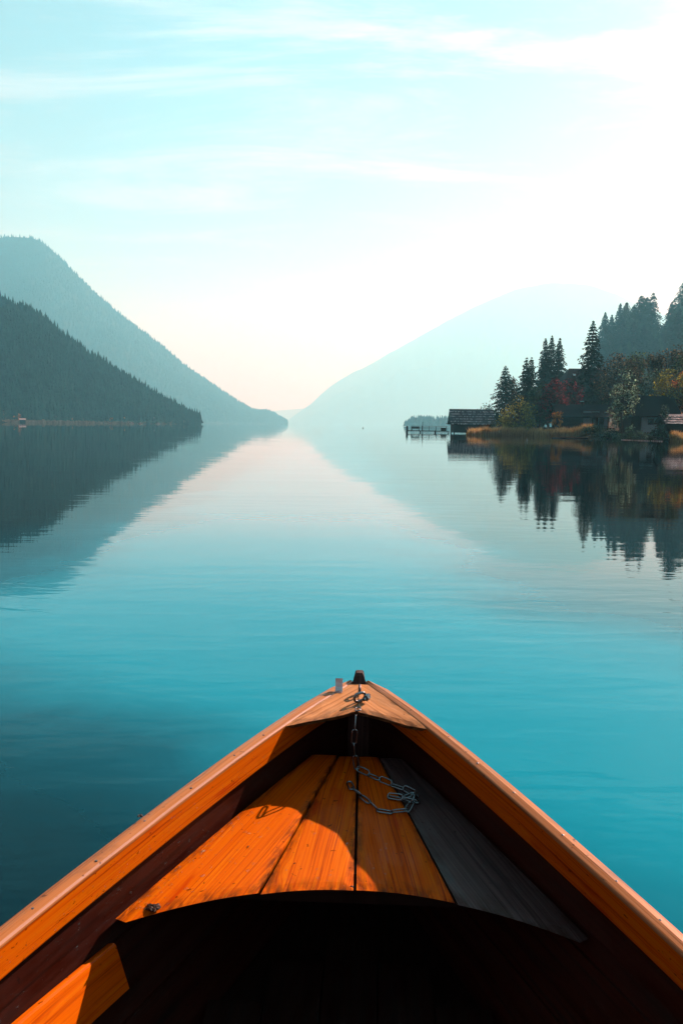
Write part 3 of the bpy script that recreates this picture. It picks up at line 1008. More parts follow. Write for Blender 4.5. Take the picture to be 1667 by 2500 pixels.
MB().box(0.05, Wc - .05, 0.05, 6.5, -0.8, 2.95).build('wall', M_DARKWOOD, CB)
for k in range(11):
    z = 0.02 + k * 0.27
    mm = MB()
    for a, b in ((0, cx(1420)), (cx(1462), Wc)):
        mm.tube([(a, 0.02, z + .13), (b, 0.02, z + .13)], 0.125, 8)
    mm.build('log', M_LOG, CB)
m = MB(); gable_roof(m, -1.0, Wc + 1.0, -0.9, 7.0, 3.05, 2.95, 5.1, 0.16, 0.7); m.build('roof', M_ROOF, CB)
gm = MB(); gm.add([(0.05, .05, 2.95), (0.05, 6.5, 2.95), (0.05, 3.05, 4.9), (Wc - .05, .05, 2.95), (Wc - .05, 6.5, 2.95), (Wc - .05, 3.05, 4.9)], [(0, 2, 1), (3, 4, 5)]); gm.build('gable', M_DARKWOOD, CB)
dr = MB().box(cx(1422), cx(1439.5), -0.04, 0.03, 0.35, czz(1004)).build('door', M_CURTAIN, CB)
MB().box(cx(1437.2), cx(1438.4), -0.09, -0.041, 1.25, 1.4).build('handle', M_PANEDARK, dr)
framed_window(CB, cx(1440.5), cx(1460), 0.35, czz(1004.5), -0.01, M_CURTAIN, M_PANEDARK, cross=False, fw=0.10)
framed_window(CB, cx(1472), cx(1481.5), 0.35, czz(1005), -0.10, M_CURTAIN, M_CURTAIN, cross=False, fw=0.06)
MB().box(-1.2, Wc + .6, -2.0, -0.1, -0.02, 0.10).build('terrace', M_LOG, CB)
for z in (0.55, 0.9):
    MB().box(-1.2, Wc + .6, -1.98, -1.92, z, z + 0.06).build('railing', M_LOG, CB)
for k in range(9):
    x = -1.15 + k * (Wc + 1.7) / 8
    MB().box(x - .04, x + .04, -2.0, -1.985 + .07, -0.9, 0.96).build('railing_post', M_LOG, CB)
ch = MB().box(cx(1424), cx(1428.5), 2.2, 2.8, 4.2, 5.75).build('chimney', M_DARKWOOD, CB)
MB().box(cx(1423), cx(1429.5), 2.1, 2.9, 5.752, 5.9).build('chimney_cap', M_WHITE, ch)

# upper house, only its roof shows over the trees
UY = 205.0
u0 = px_x(1372, UY); u1 = px_x(1492, UY)
uz = at_dist(1430, 940, UY).z
UH = empty('upper_house', (u0, UY, uz)); tag(UH, 'big dark house whose roof rises behind the tall spruce', 'house')
uh_r = at_dist(1430, 888.5, UY).z - uz - 0.25
MB().box(0.6, u1 - u0 - .6, 0, 7.5, -9, 1.9).build('wall', M_DARKWOOD, UH)
Wu = u1 - u0
# half-hipped roof
hip = 2.1
m = MB()
m.add([(-0.2, -1.2, 1.3), (Wu + .2, -1.2, 1.3), (Wu + .2, 8.7, 1.3), (-0.2, 8.7, 1.3), (hip, 3.75, uh_r), (Wu - hip, 3.75, uh_r)],
      [(0, 1, 5, 4), (1, 2, 5), (2, 3, 4, 5), (3, 0, 4), (0, 3, 2, 1)])
m.build('roof', M_ROOF, UH)
sl = (uh_r - 1.3) / 4.95
xw = px_x(1399, UY) - u0
fy = 0.9
zz = 1.3 + (fy + 1.2) * sl
sk = MB(); sk.add([(xw - .36, fy, zz + .05), (xw + .36, fy, zz + .05), (xw + .36, fy + .7, zz + .05 + .7 * sl), (xw - .36, fy + .7, zz + .05 + .7 * sl),
                   (xw - .36, fy, zz - .05), (xw + .36, fy, zz - .05), (xw + .36, fy + .7, zz - .05 + .7 * sl), (xw - .36, fy + .7, zz - .05 + .7 * sl)],
                  [(0, 1, 2, 3), (4, 5, 1, 0), (1, 5, 6, 2), (3, 2, 6, 7), (0, 3, 7, 4)])
sk.build('skylight', M_CURTAIN, UH)

# white-walled house with a low dark roof
HY = 134.0
h0 = px_x(1536, HY); h1 = px_x(1648, HY); hz0 = 0.6
WH = empty('white_house', (h0, HY, hz0)); tag(WH, 'low house with dark roof and one white wall beside the birch', 'house')
def hx(px): return px_x(px, HY) - h0
def hz_(py): return at_dist(1590, py, math.hypot(px_x(1590, HY), HY)).z - hz0
Wh = h1 - h0
MB().box(0.3, hx(1565), 0.3, 6, -1, hz_(1014)).build('timber_wall', M_DARKWOOD, WH)
MB().box(hx(1565) + .003, Wh - .3, 0.0, 6, -1, hz_(1014)).build('wall', M_WHITE, WH)
m = MB(); gable_roof(m, -0.6, Wh + .5, -1.0, 7.0, 3.0, hz_(1015), hz_(968), 0.15, 0.4); m.build('roof', M_ROOF, WH)
framed_window(WH, hx(1580), hx(1593), hz_(1037), hz_(1023.5), -0.005, M_LOG, M_PANEDARK)
ch = MB().box(hx(1562), hx(1569), 2.3, 2.9, hz_(985), hz_(965)).build('chimney', M_DARKWOOD, WH)
MB().box(hx(1560.5), hx(1570.5), 2.15, 3.05, hz_(965) + .003, hz_(962)).build('chimney_cap', M_WHITE, ch)

# right boathouse with pale shingles
RY = 114.0
r0 = px_x(1626, RY); rw = 6.2
RB = empty('shingled_boathouse', (r0, RY, 0), R(2)); tag(RB, 'small boathouse with pale grey shingles at the right picture edge', 'boathouse')
ze = at_dist(1640, 1036, RY + 2).z + .15; zr = at_dist(1640, 1007, RY + 2).z - .25
m = MB(); gable_walls(m, 0.2, rw, 0, 3.6, 0.1, ze, zr - .05); m.build('wall', M_DARKWOOD, RB)
m = MB(); gable_roof(m, -0.35, rw + .3, -0.02, 3.62, 1.8, ze + .02, zr, 0.07, 0.3); m.build('roof', M_ROOF, RB)
shingle_roof(RB, -0.38, rw + .33, -0.02, 3.62, ze + .02, zr, 4, 22, over=0.36)
for x in (0.3, 3.1, 6.1): MB().box(x - .09, x + .09, -0.05, 0.1, -1, ze).build('post', M_DARKWOOD, RB)

# float line and drifting plank in front of the bank
M_FLOAT = plaster('white_float', (0.75, 0.75, 0.72))
FL = empty('float_line', (0, 0, 0)); tag(FL, 'thin line of white floats on the water below the white house', 'float line')
pA, pB = Vector((*water_pt(1515, 1074.0), 0.02)), Vector((*water_pt(1617, 1078.0), 0.05))
FL.location = pA
dv = pB - pA
MB().tube([(0, 0, 0), tuple(dv * .5), tuple(dv)], 0.012, 6).build('rope', M_FLOAT, FL)
for k in range(22):
    q = dv * ((k + .5) / 22) + Vector((rng.uniform(-.05, .05), 0, 0))
    dn = dv.normalized() * rng.uniform(.12, .24)
    MB().tube([tuple(q - dn), tuple(q - dn * .6), tuple(q + dn * .6), tuple(q + dn)], [.02, .055, .055, .02], 8).build('float', M_FLOAT, FL)
p = water_pt(1390, 1070.5)
lg = MB().tube([(-2.9, 0, 0.05), (-1, .05, .07), (2.9, 0, .06)], [.12, .16, .12], 8).build('floating_log', M_LOG)
lg.location = (p[0], p[1], 0); tag(lg, 'dark log floating in front of the long reed bed', 'log')

# ------------------------------------------------------------------ left shore details
def shore_left(px, off=6.0):
    ds = lerp_table([(-900, 620), (0, 760), (350, 900), (492, 990)], px) + off
    return at_dist(px, 1037, ds), ds


GL = 'autumn trees along the far left shore'
SMALL = [(12, 998, 10, 'brown', 'tall brownish tree at the left end of the far shore'), (28, 1008, 12, 'green', 'green shrub beside the tall brownish tree on the far shore'),
         (40, 1008, 20, 'orange', 'round rusty bush left of the small hut on the far shore'), (84, 1017, 9, 'brown', 'small brown tree just right of the far hut'),
         (92, 1020, 10, 'brown', 'low brown shrub second right of the far hut'), (104, 1014, 8, 'orange', 'slim rusty tree third right of the far hut'),
         (118, 1021, 8, 'brown', 'low brown shrub between two slim rusty far trees'), (139, 1013, 7, 'orange', 'slim rusty poplar standing alone on the far shore'),
         (158, 1021, 7, 'brown', 'low brown shrub right of the lone slim poplar'), (169, 1018, 6, 'orange', 'left one of two small rusty far trees'),
         (178, 1019, 6, 'orange', 'right one of two small rusty far trees'), (204, 1021, 10, 'brown', 'small brown tree in the middle of the far left shore'),
         (235, 1025, 5, 'orange', 'tiny rusty bush in the middle of the far left shore'), (270, 1017, 6, 'orange', 'left poplar of the close orange pair on the far shore'),
         (276, 1018, 6, 'orange', 'right poplar of the close orange pair on the far shore'), (304, 1013, 9, 'gold', 'largest orange poplar on the far left shore'),
         (420, 1023, 16, 'brown', 'pale brown shrub near the right end of the far left shore'), (447, 1026, 18, 'brown', 'low pale shrub at the right end of the far left shore')]
for px, py, wpx, kind, lab in SMALL:
    p, d = shore_left(px)
    h = at_dist(px, py, d).z - 0.2
    e = empty('autumn_tree', (p.x, p.y, 0.2)); tag(e, lab, 'tree', GL)
    broadleaf(max(h, 2.5), wpx * d / F_PX, px + 3, LEAF[kind], e, n=420, leaf=0.9, base=0.05, clumps=12)
st = []
for px in (-120, -40, 20, 80, 130, 180, 230, 330, 440):
    p, d = shore_left(px, 0.5); st.append((p.x, p.y, 5))
reed_bed('reeds', st, 6000, 3.2, 'thin brown reed fringe along the far left shore', wid=0.5, mat=leafy('far_reed', (0.10, 0.07, 0.045), (0.30, 0.20, 0.12), 0.2, 0.3))
p, d = shore_left(56.5, -8)
HT = empty('lake_hut', (p.x, p.y, 0), -bearing(56)); tag(HT, 'tiny hut with pale roof on the far left shore', 'hut')
MB().box(-2.4, 2.4, -1.6, 1.6, -.5, 2.7).build('wall', M_DARKWOOD, HT)
m = MB(); gable_roof(m, -2.8, 2.8, -1.7, 1.7, 0, 2.75, 3.7, 0.12, 0.3); m.build('roof', M_PALEROOF, HT)
p, d = shore_left(366, 12)
HO = empty('far_house', (p.x, p.y, 0.5), -bearing(366)); tag(HO, 'pale roofed house among trees on the far left shore', 'house')
MB().box(-4.5, 4.5, -3, 3, -.5, 4.6).build('wall', M_DARKWOOD, HO)
m = MB(); gable_roof(m, -5.2, 5.2, -3.1, 3.1, 0, 4.6, 7.0, 0.15, 0.6); m.build('roof', M_PALEROOF, HO)
for x in (-2.6, 0.2, 2.8): framed_window(HO, x - .5, x + .5, 1.6, 2.9, -3.01, M_WHITE, M_PANEDARK)
for k, (px, lab) in enumerate([(322, 'leftmost tiny white boat moored on the far left shore'), (343, 'middle tiny white boat moored on the far left shore'), (386, 'rightmost tiny white boat moored on the far left shore')]):
    p, d = shore_left(px, -12)
    b_ = empty('moored_boat', (p.x, p.y, 0), rng.uniform(-.4, .4)); tag(b_, lab, 'boat', 'tiny white boats moored on the far left shore')
    L = 2.6
    hv_, hf = [], []
    for i in range(9):
        u = i / 8; w_ = 0.85 * (math.sin(min(1, (1 - u) * 1.5) * math.pi / 2)) if u < 1 else 0.02
        w_ = max(w_, .02)
        hv_ += [(-L + 2 * L * u, -w_, .75 + .15 * u), (-L + 2 * L * u, -w_ * .6, -.15), (-L + 2 * L * u, w_ * .6, -.15), (-L + 2 * L * u, w_, .75 + .15 * u)]
    for i in range(8):
        for q in range(4): hf.append((i * 4 + q, i * 4 + (q + 1) % 4, i * 4 + 4 + (q + 1) % 4, i * 4 + 4 + q))
    hf.append((3, 2, 1, 0)); hf.append((32, 33, 34, 35))
    mesh_obj('hull', hv_, hf, M_FLOAT, b_)
    MB().box(-.6, .7, -.55, .55, .80, 1.5).build('cabin', M_FLOAT, b_)


# ------------------------------------------------------------------ rowing boat
def smooth_table(tab, x):
    """Catmull-Rom through a table"""
    n = len(tab)
    if x <= tab[0][0]: return tab[0][1]
    if x >= tab[-1][0]: return tab[-1][1]
    for i in range(n - 1):
        if x <= tab[i + 1][0]: break
    x0, y0 = tab[i]; x1, y1 = tab[i + 1]
    m0 = (y1 - tab[i - 1][1]) / (x1 - tab[i - 1][0]) if i > 0 else (y1 - y0) / (x1 - x0)
    m1 = (tab[i + 2][1] - y0) / (tab[i + 2][0] - x0) if i + 2 < n else (y1 - y0) / (x1 - x0)
    h = x1 - x0; t = (x - x0) / h
    return (2 * t ** 3 - 3 * t ** 2 + 1) * y0 + (t ** 3 - 2 * t ** 2 + t) * h * m0 + (-2 * t ** 3 + 3 * t ** 2) * y1 + (t ** 3 - t ** 2) * h * m1


HW = [(0, .012), (.1, .062), (.25, .147), (.42, .236), (.6, .327), (.77, .410), (1.02, .530), (1.42, .712), (1.8, .85), (2.4, .96), (3.2, .99), (4.2, .89), (5.2, .62)]
ZG = [(0, .775), (.4, .752), (.77, .722), (1.02, .697), (1.42, .657), (2, .612), (3, .58), (4, .592), (5.2, .65)]
def hw(s_): return smooth_table(HW, s_)
def zg(s_): return smooth_table(ZG, s_)
FT = [(0, 1.0), (.30, 1.0), (.6, .9), (.85, .64), (1.0, .06)]
def hull_lat(s_, z):
    t = (zg(s_) - z) / (zg(s_) + .12)
    return (hw(s_) + .034 * min(1, .12 + s_ / .16)) * smooth_table(FT, max(0, min(1, t)))


def plat_z(s_): return .535 - .085 * (s_ - .63)


def grain_mesh(name, verts, faces, grain, mat, parent, smooth=False, bevel=0.0):
    o = mesh_obj(name, verts, faces, mat, parent, smooth)
    at = o.data.attributes.new('grain', 'FLOAT_VECTOR', 'POINT')
    at.data.foreach_set('vector', [c for g in grain for c in g])
    return o


def wood(name, dark, mid, light, stain, rough=0.3, coat=0.4, line=150.0, stain_lo=0.55, bump=0.25, spec=0.22):
    t = NT(name)
    a = t.node('ShaderNodeAttribute', attribute_name='grain').outputs['Vector']
    sp = t.node('ShaderNodeSeparateXYZ', {0: a})
    low = t.noise(t.mapping(a, (1.3, 5, 1)), 1.0, 2, 0.5)
    vor = t.node('ShaderNodeTexVoronoi', {'Vector': t.mapping(a, (3.2, 11, 1)), 'Scale': 1.0, 'Randomness': 1.0})
    pick = t.math('GREATER_THAN', t.node('ShaderNodeSeparateColor', {0: vor.outputs['Color']}).outputs[0], 0.72)
    near = t.math('MULTIPLY', t.maprange(vor.outputs['Distance'], 0.30, 0.0, 0, 1, True), pick)
    vv = t.math('ADD', sp.outputs['Y'], t.math('ADD', t.math('MULTIPLY', low, 0.045), t.math('MULTIPLY', near, 0.022)))
    cv = t.node('ShaderNodeCombineXYZ', {0: t.math('MULTIPLY', sp.outputs['X'], 1.5), 1: t.math('MULTIPLY', vv, line), 2: sp.outputs['Z']}).outputs[0]
    ring = t.noise(cv, 1.0, 4, 0.62)
    col = t.ramp(ring, [(0.30, dark), (0.47, mid), (0.70, light)])
    tone = t.noise(t.mapping(a, (2.2, 22, 3)), 1.0, 3, 0.6)
    col = t.mix(t.maprange(tone, 0.35, 0.65, 0, 0.35, True), col, mid)
    bl = t.noise(t.mapping(a, (3.0, 12, 1)), 1.0, 4, 0.6, 0.5)
    col = t.mix(t.maprange(bl, stain_lo, stain_lo + 0.18, 0, 0.75, True), col, stain)
    col = t.mix(t.maprange(near, 0.72, 0.95, 0, 0.85), col, tuple(x * 0.3 for x in dark))
    edge = t.node('ShaderNodeAttribute', attribute_name='edge').outputs['Fac']
    dirt = t.math('MULTIPLY', edge, t.maprange(t.noise(t.mapping(a, (14, 40, 2)), 1.0, 4, 0.65), 0.42, 0.62, 0, 1))
    col = t.mix(t.math('MULTIPLY', dirt, 0.85), col, (0.035, 0.018, 0.008))
    scr = t.noise(t.mapping(a, (4, 220, 3), rot=(0, 0, 0.35)), 1.0, 2, 0.5)
    col = t.mix(t.maprange(scr, 0.68, 0.75, 0, 0.35), col, tuple(min(1, x * 1.25 + 0.02) for x in light))
    fine = t.noise(t.mapping(a, (25, 500, 1)), 1.0, 2, 0.5)
    spots = t.noise(t.mapping(a, (60, 60, 5)), 1.0, 2, 0.4)
    col = t.mix(t.maprange(spots, 0.70, 0.76, 0, 0.7), col, tuple(x * 0.25 for x in dark))
    hgt = t.math('ADD', t.math('MULTIPLY', ring, 0.7), t.math('MULTIPLY', fine, 0.3))
    nrm = t.bump(hgt, bump, 0.0012)
    rg = t.maprange(t.noise(t.mapping(a, (7, 30, 2)), 1.0, 4, 0.6), 0.3, 0.7, rough * 0.7, rough * 1.5)
    t.set(col, rg, nrm, spec=spec)
    t.b.inputs['Coat Weight'].default_value = coat
    t.b.inputs['Coat Roughness'].default_value = 0.14
    return t.m


M_FLOOR = wood('orange_varnished_boards', (.26, .036, .001), (.74, .185, .0015), (.84, .33, .004), (.52, .06, .001), 0.45, 0.0, 190, spec=0.10)
M_RAIL = wood('orange_varnished_rail', (.34, .05, .0015), (.86, .22, .002), (.92, .37, .005), (.52, .05, .0015), 0.40, 0.05, 90, spec=0.12)
M_CAP = wood('worn_gunwale_wood', (.16, .05, .012), (.50, .27, .085), (.60, .39, .17), (.19, .13, .08), 0.40, 0.12, 130, 0.57)
M_EDGE = wood('edge_highlight_wood', (.30, .16, .07), (.62, .45, .30), (.75, .62, .48), (.35, .20, .10), 0.28, 0.7, 60, 0.62)  # paler wood colour that stands in for the sun highlight on the edge
M_HOOK = wood('pale_breasthook_wood', (.26, .13, .04), (.60, .38, .14), (.72, .52, .24), (.17, .10, .05), 0.5, 0.0, 110, 0.53)
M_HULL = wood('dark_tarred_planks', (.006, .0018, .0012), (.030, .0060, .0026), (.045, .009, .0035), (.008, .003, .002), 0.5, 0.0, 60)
M_GREYBOARD = wood('shaded_grey_board', (.02, .018, .017), (.075, .066, .062), (.16, .145, .135), (.03, .03, .03), 0.5, 0.0, 150, 0.52, 0.4)  # dark grey colour that deepens the shade on the right board
M_STEM = wood('grey_stem_wood', (.02, .016, .014), (.06, .045, .04), (.14, .10, .085), (.03, .025, .025), 0.6, 0.0, 90)
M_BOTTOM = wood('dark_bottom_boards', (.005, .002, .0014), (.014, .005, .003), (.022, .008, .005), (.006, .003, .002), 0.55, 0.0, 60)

BOAT_YAW = -math.atan(0.04)
boat = empty('rowing_boat', (0.077, 2.985, 0), BOAT_YAW)
tag(boat, 'orange varnished wooden rowing boat pointing out over the lake', 'boat')
SS = [0.0, .03, .06, .1, .15, .2, .26, .33, .42, .5, .6, .7, .8, .9, 1.0, 1.1, 1.2, 1.32, 1.45, 1.6, 1.8, 2.0, 2.3, 2.6, 3.0, 3.4, 3.8, 4.2, 4.6, 4.9, 5.2]


def sweep(name, prof, mat, side, s_list, gid, parent=boat, smooth=False):
    """prof(s) -> list of (lateral, z) from which a board is swept along the boat"""
    vs_, gr, fs_ = [], [], []
    n = None
    L = 0.0; last = None
    for s_ in s_list:
        pr = prof(s_)
        n = len(pr)
        if last is not None: L += math.hypot(s_ - last[0], hw(s_) - last[1])
        last = (s_, hw(s_))
        acc = 0.0
        for k, (la, z) in enumerate(pr):
            if k: acc += math.hypot(la - pr[k - 1][0], z - pr[k - 1][1])
            vs_.append((side * la, -s_, z)); gr.append((L, acc, gid))
    for i in range(len(s_list) - 1):
        for k in range(n):
            q = (i * n + k, i * n + (k + 1) % n, (i + 1) * n + (k + 1) % n, (i + 1) * n + k)
            fs_.append(q if side > 0 else tuple(reversed(q)))
    fs_.append(tuple(range(n)) if side < 0 else tuple(reversed(range(n))))
    e_ = tuple(range((len(s_list) - 1) * n, len(s_list) * n))
    fs_.append(e_ if side > 0 else tuple(reversed(e_)))
    return grain_mesh(name, vs_, fs_, gr, mat, parent, smooth)


def dense(a, b, n): return [a + (b - a) * i / n for i in range(n + 1)]
SD = dense(0.02, 1.6, 60) + [1.7, 1.8, 2.0, 2.2, 2.5, 2.8, 3.2, 3.6, 4.0, 4.4, 4.8, 5.2]


def cap_prof(s_):
    a = hw(s_); b = a + .053 * min(1, .35 + s_ / .15); z = zg(s_)
    a = max(a, .004)
    r_ = min(.007, (b - a) * .3)
    return [(a, z - .0098), (a, z - r_), (a + r_ * .13, z - r_ * .5), (a + r_ * .5, z - r_ * .13), (a + r_, z + .0002),
            (a + .45 * (b - a), z + .0035), (b - .008, z + .001), (b - .002, z - .004), (b, z - .012), (b, z - .022)]


def inwale_prof(s_):
    a = max(hw(s_) + .0015, .006); z = zg(s_)
    hgt = .082 + .004 * math.sin(s_ * 3)
    return [(a, z - .0104), (a + .040, z - .0206), (a + .040, z - hgt - .012), (a + .011, z - hgt - .012), (a + .007, z - hgt - .006)]


TL = [0.0, 0.30, 0.55, 0.78, 1.0]


def strake_prof(k, inner_step):
    def f(s_):
        zz = zg(s_); H_ = zz + .12
        out = []
        ts = [TL[k] + (TL[k + 1] + (.03 if k < 3 else 0) - TL[k]) * q / 3 for q in range(4)]
        for t in ts:
            z = zz - .022 - t * (H_ - .022)
            out.append((max(.004, hull_lat(s_, z) - (.010 if k else 0) * (1 - (t - TL[k]) / (TL[k + 1] - TL[k]))), z))
        return out + [(max(.006, la + .015), z) for la, z in reversed(out)]
    return f


for side in (-1, 1):
    g = 3.3 * side
    gw = sweep('gunwale', cap_prof, M_CAP, side, SD, g)
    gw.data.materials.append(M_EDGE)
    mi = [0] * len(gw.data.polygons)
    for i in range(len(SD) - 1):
        for k in (2, 3): mi[i * 10 + k] = 1 if side < 0 else 0  # painted highlight runs along the left inner edge only
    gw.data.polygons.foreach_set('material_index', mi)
    sweep('inwale', inwale_prof, M_RAIL, side, SD, g + 1)
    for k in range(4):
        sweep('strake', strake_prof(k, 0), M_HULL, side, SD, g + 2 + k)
    # riser board low on the hull side
    def riser(s_):
        z = .437 - .02 * (s_ - 1.1)
        a = hull_lat(s_, z) - .004
        a2 = hull_lat(s_, z - .11) - .004
        return [(a, z), (a - .014, z + .002), (a - .019, z - .003), (min(a, a2) - .034, z - .12), (min(a, a2) - .012, z - .12)]
    if side < 0: sweep('riser', riser, M_RAIL, side, dense(1.125, 3.6, 30), g + 7)

# stem post with its head
vs_, fs_, gr = [], [], []
prof = [(-.055, .012, -.3), (-.055, .012, .70), (-.045, .020, .770), (-.030, .016, .797), (-.022, .012, .804), (.014, .012, .804), (.026, .018, .795), (.042, .027, .770), (.055, .040, .74), (.06, .042, -.3)]
for sy, w_, z in prof:
    vs_ += [(-w_, -sy, z), (w_, -sy, z)]; gr += [(z, -w_, 9), (z, w_, 9)]
n_ = len(prof)
for i in range(n_):
    j = (i + 1) % n_
    fs_.append((2 * i, 2 * i + 1, 2 * j + 1, 2 * j))
fs_.append(tuple(2 * i for i in range(n_))); fs_.append(tuple(2 * i + 1 for i in reversed(range(n_))))
grain_mesh('stem_post', vs_, fs_, gr, M_STEM, boat)

# breasthook: two knees meeting on the centre line, arched after edge
for side in (-1, 1):
    vs_, gr, fs_ = [], [], []
    NU, NV = 14, 10
    def edge_s(f): return .292 + .128 * f ** 1.6 + .004 * math.sin(f * 9 + side)
    for lay in (0, 1):
        for i in range(NU + 1):
            f = i / NU      # across, 0 centre to 1 rail
            for j in range(NV + 1):
                q = j / NV
                s1 = edge_s(f)
                s0 = 0.035 + (s1 - .035) * 0.0
                # walk from the bow along the rail fan to the after edge
                la1 = f * (hw(.42) - .001)
                s_ = .05 + (s1 - .05) * q
                la = min(f * (hw(s_) - .0012), f * 10)
                la = max(la, .0012 if f == 0 else 0) if side > 0 else max(la, .0012 if f == 0 else 0)
                zt = zg(s_) - .001 - .007 * math.sin(f * math.pi) * q + .002 * (fbm(la * 14, s_ * 10, side, 2))
                if j == NV: zt -= .004
                z = zt if lay == 0 else zt - .022
                if lay: s_ = s_ - .03 * q ** 4
                vs_.append((side * la, -s_, z)); gr.append((s_ * .8 + la * .55, la * .8 - s_ * .55, 12 + side))
    N1 = (NU + 1) * (NV + 1)
    def vid(l, i, j): return l * N1 + i * (NV + 1) + j
    for i in range(NU):
        for j in range(NV):
            q = (vid(0, i, j), vid(0, i, j + 1), vid(0, i + 1, j + 1), vid(0, i + 1, j))
            fs_.append(q if side > 0 else tuple(reversed(q)))
            q = (vid(1, i, j), vid(1, i + 1, j), vid(1, i + 1, j + 1), vid(1, i, j + 1))
            fs_.append(q if side > 0 else tuple(reversed(q)))
        q = (vid(0, i, NV), vid(1, i, NV), vid(1, i + 1, NV), vid(0, i + 1, NV))
        fs_.append(q if side > 0 else tuple(reversed(q)))
    for j in range(NV):
        for i in (0, NU):
            q = (vid(0, i, j), vid(1, i, j), vid(1, i, j + 1), vid(0, i, j + 1))
            fs_.append(q if (side > 0) == (i == 0) else tuple(reversed(q)))
    bk = grain_mesh('breasthook', vs_, fs_, gr, M_HOOK, boat)
    ea = bk.data.attributes.new('edge', 'FLOAT', 'POINT')
    ea.data.foreach_set('value', [max(0.0, 0.9 - (NV - j) / 3.0, 0.8 - (NU - i) / 2.5, 0.7 - i / 1.5) for lay in (0, 1) for i in range(NU + 1) for j in range(NV + 1)])

# bow platform: four boards fanning from the stem, arched after end
KS = [None, -.232, .010, .262, None]
APEX = -.06
DZ = [.004, .0, .001, -.002]
GAP = .0042
for b in range(4):
    vs_, gr, fs_ = [], [], []
    ns, nc = 26, 9
    def lat_edge(k, sgn, s_):
        z = plat_z(s_)
        lim = hull_lat(s_, z) - .012
        if k is None: return sgn * lim
        return max(-lim, min(lim, k * (s_ - APEX)))
    for lay in (0, 1):
        for i in range(ns + 1):
            u = i / ns
            for c in range(nc + 1):
                f = c / nc
                # straight fronts hidden under the bow, arched ends aft
                s_guess = .24 + (.965 - .24) * u
                la = 0
                for it in range(4):
                    L_ = lat_edge(KS[b], -1, s_guess) + GAP; R_ = lat_edge(KS[b + 1], 1, s_guess) - GAP
                    if R_ < L_: R_ = L_ = (R_ + L_) / 2
                    la = L_ + (R_ - L_) * f
                    end = .965 + .50 * (la - .0) ** 2
                    if KS[b] is None and f < .12: end -= .03 * (1 - f / .12) ** 2
                    if KS[b + 1] is None and f > .88: end -= .03 * ((f - .88) / .12) ** 2
                    s_guess = .24 + (end - .24) * u
                z = plat_z(s_guess) + DZ[b]
                ch = 0.0
                if c in (0, nc): ch = .0028
                if i in (0, ns): ch = max(ch, .003)
                z += .0012 * math.sin(f * math.pi)
                vs_.append((la, -(s_guess - (.035 * u ** 8 if lay else 0)), z - ch if lay == 0 else z - .024)); gr.append((s_guess, la + s_guess * .15 * (b - 1.5) * 0, 20 + b * 3.7))
    N1 = (ns + 1) * (nc + 1)
    def vid(l, i, c): return l * N1 + i * (nc + 1) + c
    for i in range(ns):
        for c in range(nc):
            fs_.append((vid(0, i, c), vid(0, i + 1, c), vid(0, i + 1, c + 1), vid(0, i, c + 1)))
            fs_.append((vid(1, i, c), vid(1, i, c + 1), vid(1, i + 1, c + 1), vid(1, i + 1, c)))
        fs_.append((vid(0, i, 0), vid(1, i, 0), vid(1, i + 1, 0), vid(0, i + 1, 0)))
        fs_.append((vid(0, i, nc), vid(0, i + 1, nc), vid(1, i + 1, nc), vid(1, i, nc)))
    for c in range(nc):
        fs_.append((vid(0, 0, c), vid(0, 0, c + 1), vid(1, 0, c + 1), vid(1, 0, c)))
        fs_.append((vid(0, ns, c), vid(1, ns, c), vid(1, ns, c + 1), vid(0, ns, c + 1)))
    # fan the grain with the board
    kc = [-.40, -.11, .135, .40][b]
    gr = [(g_[0] * math.hypot(1, kc), v[0] - kc * (-v[1] - APEX), g_[2]) for g_, v in zip(gr, vs_)]
    fb = grain_mesh('floor_board', vs_, fs_, gr, M_FLOOR if b < 3 else M_GREYBOARD, boat)  # right board has its shade put into the colour
    if b == 3: fb['label'] = 'right floor board with its shade coloured in as dark grey'
    ea = fb.data.attributes.new('edge', 'FLOAT', 'POINT')
    ea.data.foreach_set('value', [max(0.0, 1 - min(c, nc - c) / 1.1, 1 - (ns - i) / 1.6) for lay in (0, 1) for i in range(ns + 1) for c in range(nc + 1)])
# beam under the platform and dark bottom boards
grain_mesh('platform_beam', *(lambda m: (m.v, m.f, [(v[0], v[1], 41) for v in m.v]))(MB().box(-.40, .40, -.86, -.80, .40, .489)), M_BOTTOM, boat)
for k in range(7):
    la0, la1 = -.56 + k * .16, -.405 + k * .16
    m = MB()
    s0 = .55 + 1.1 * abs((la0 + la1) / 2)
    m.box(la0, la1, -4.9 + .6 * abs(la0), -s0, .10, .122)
    grain_mesh('bottom_board', m.v, m.f, [(v[1], v[0], 50 + k) for v in m.v], M_BOTTOM, boat)
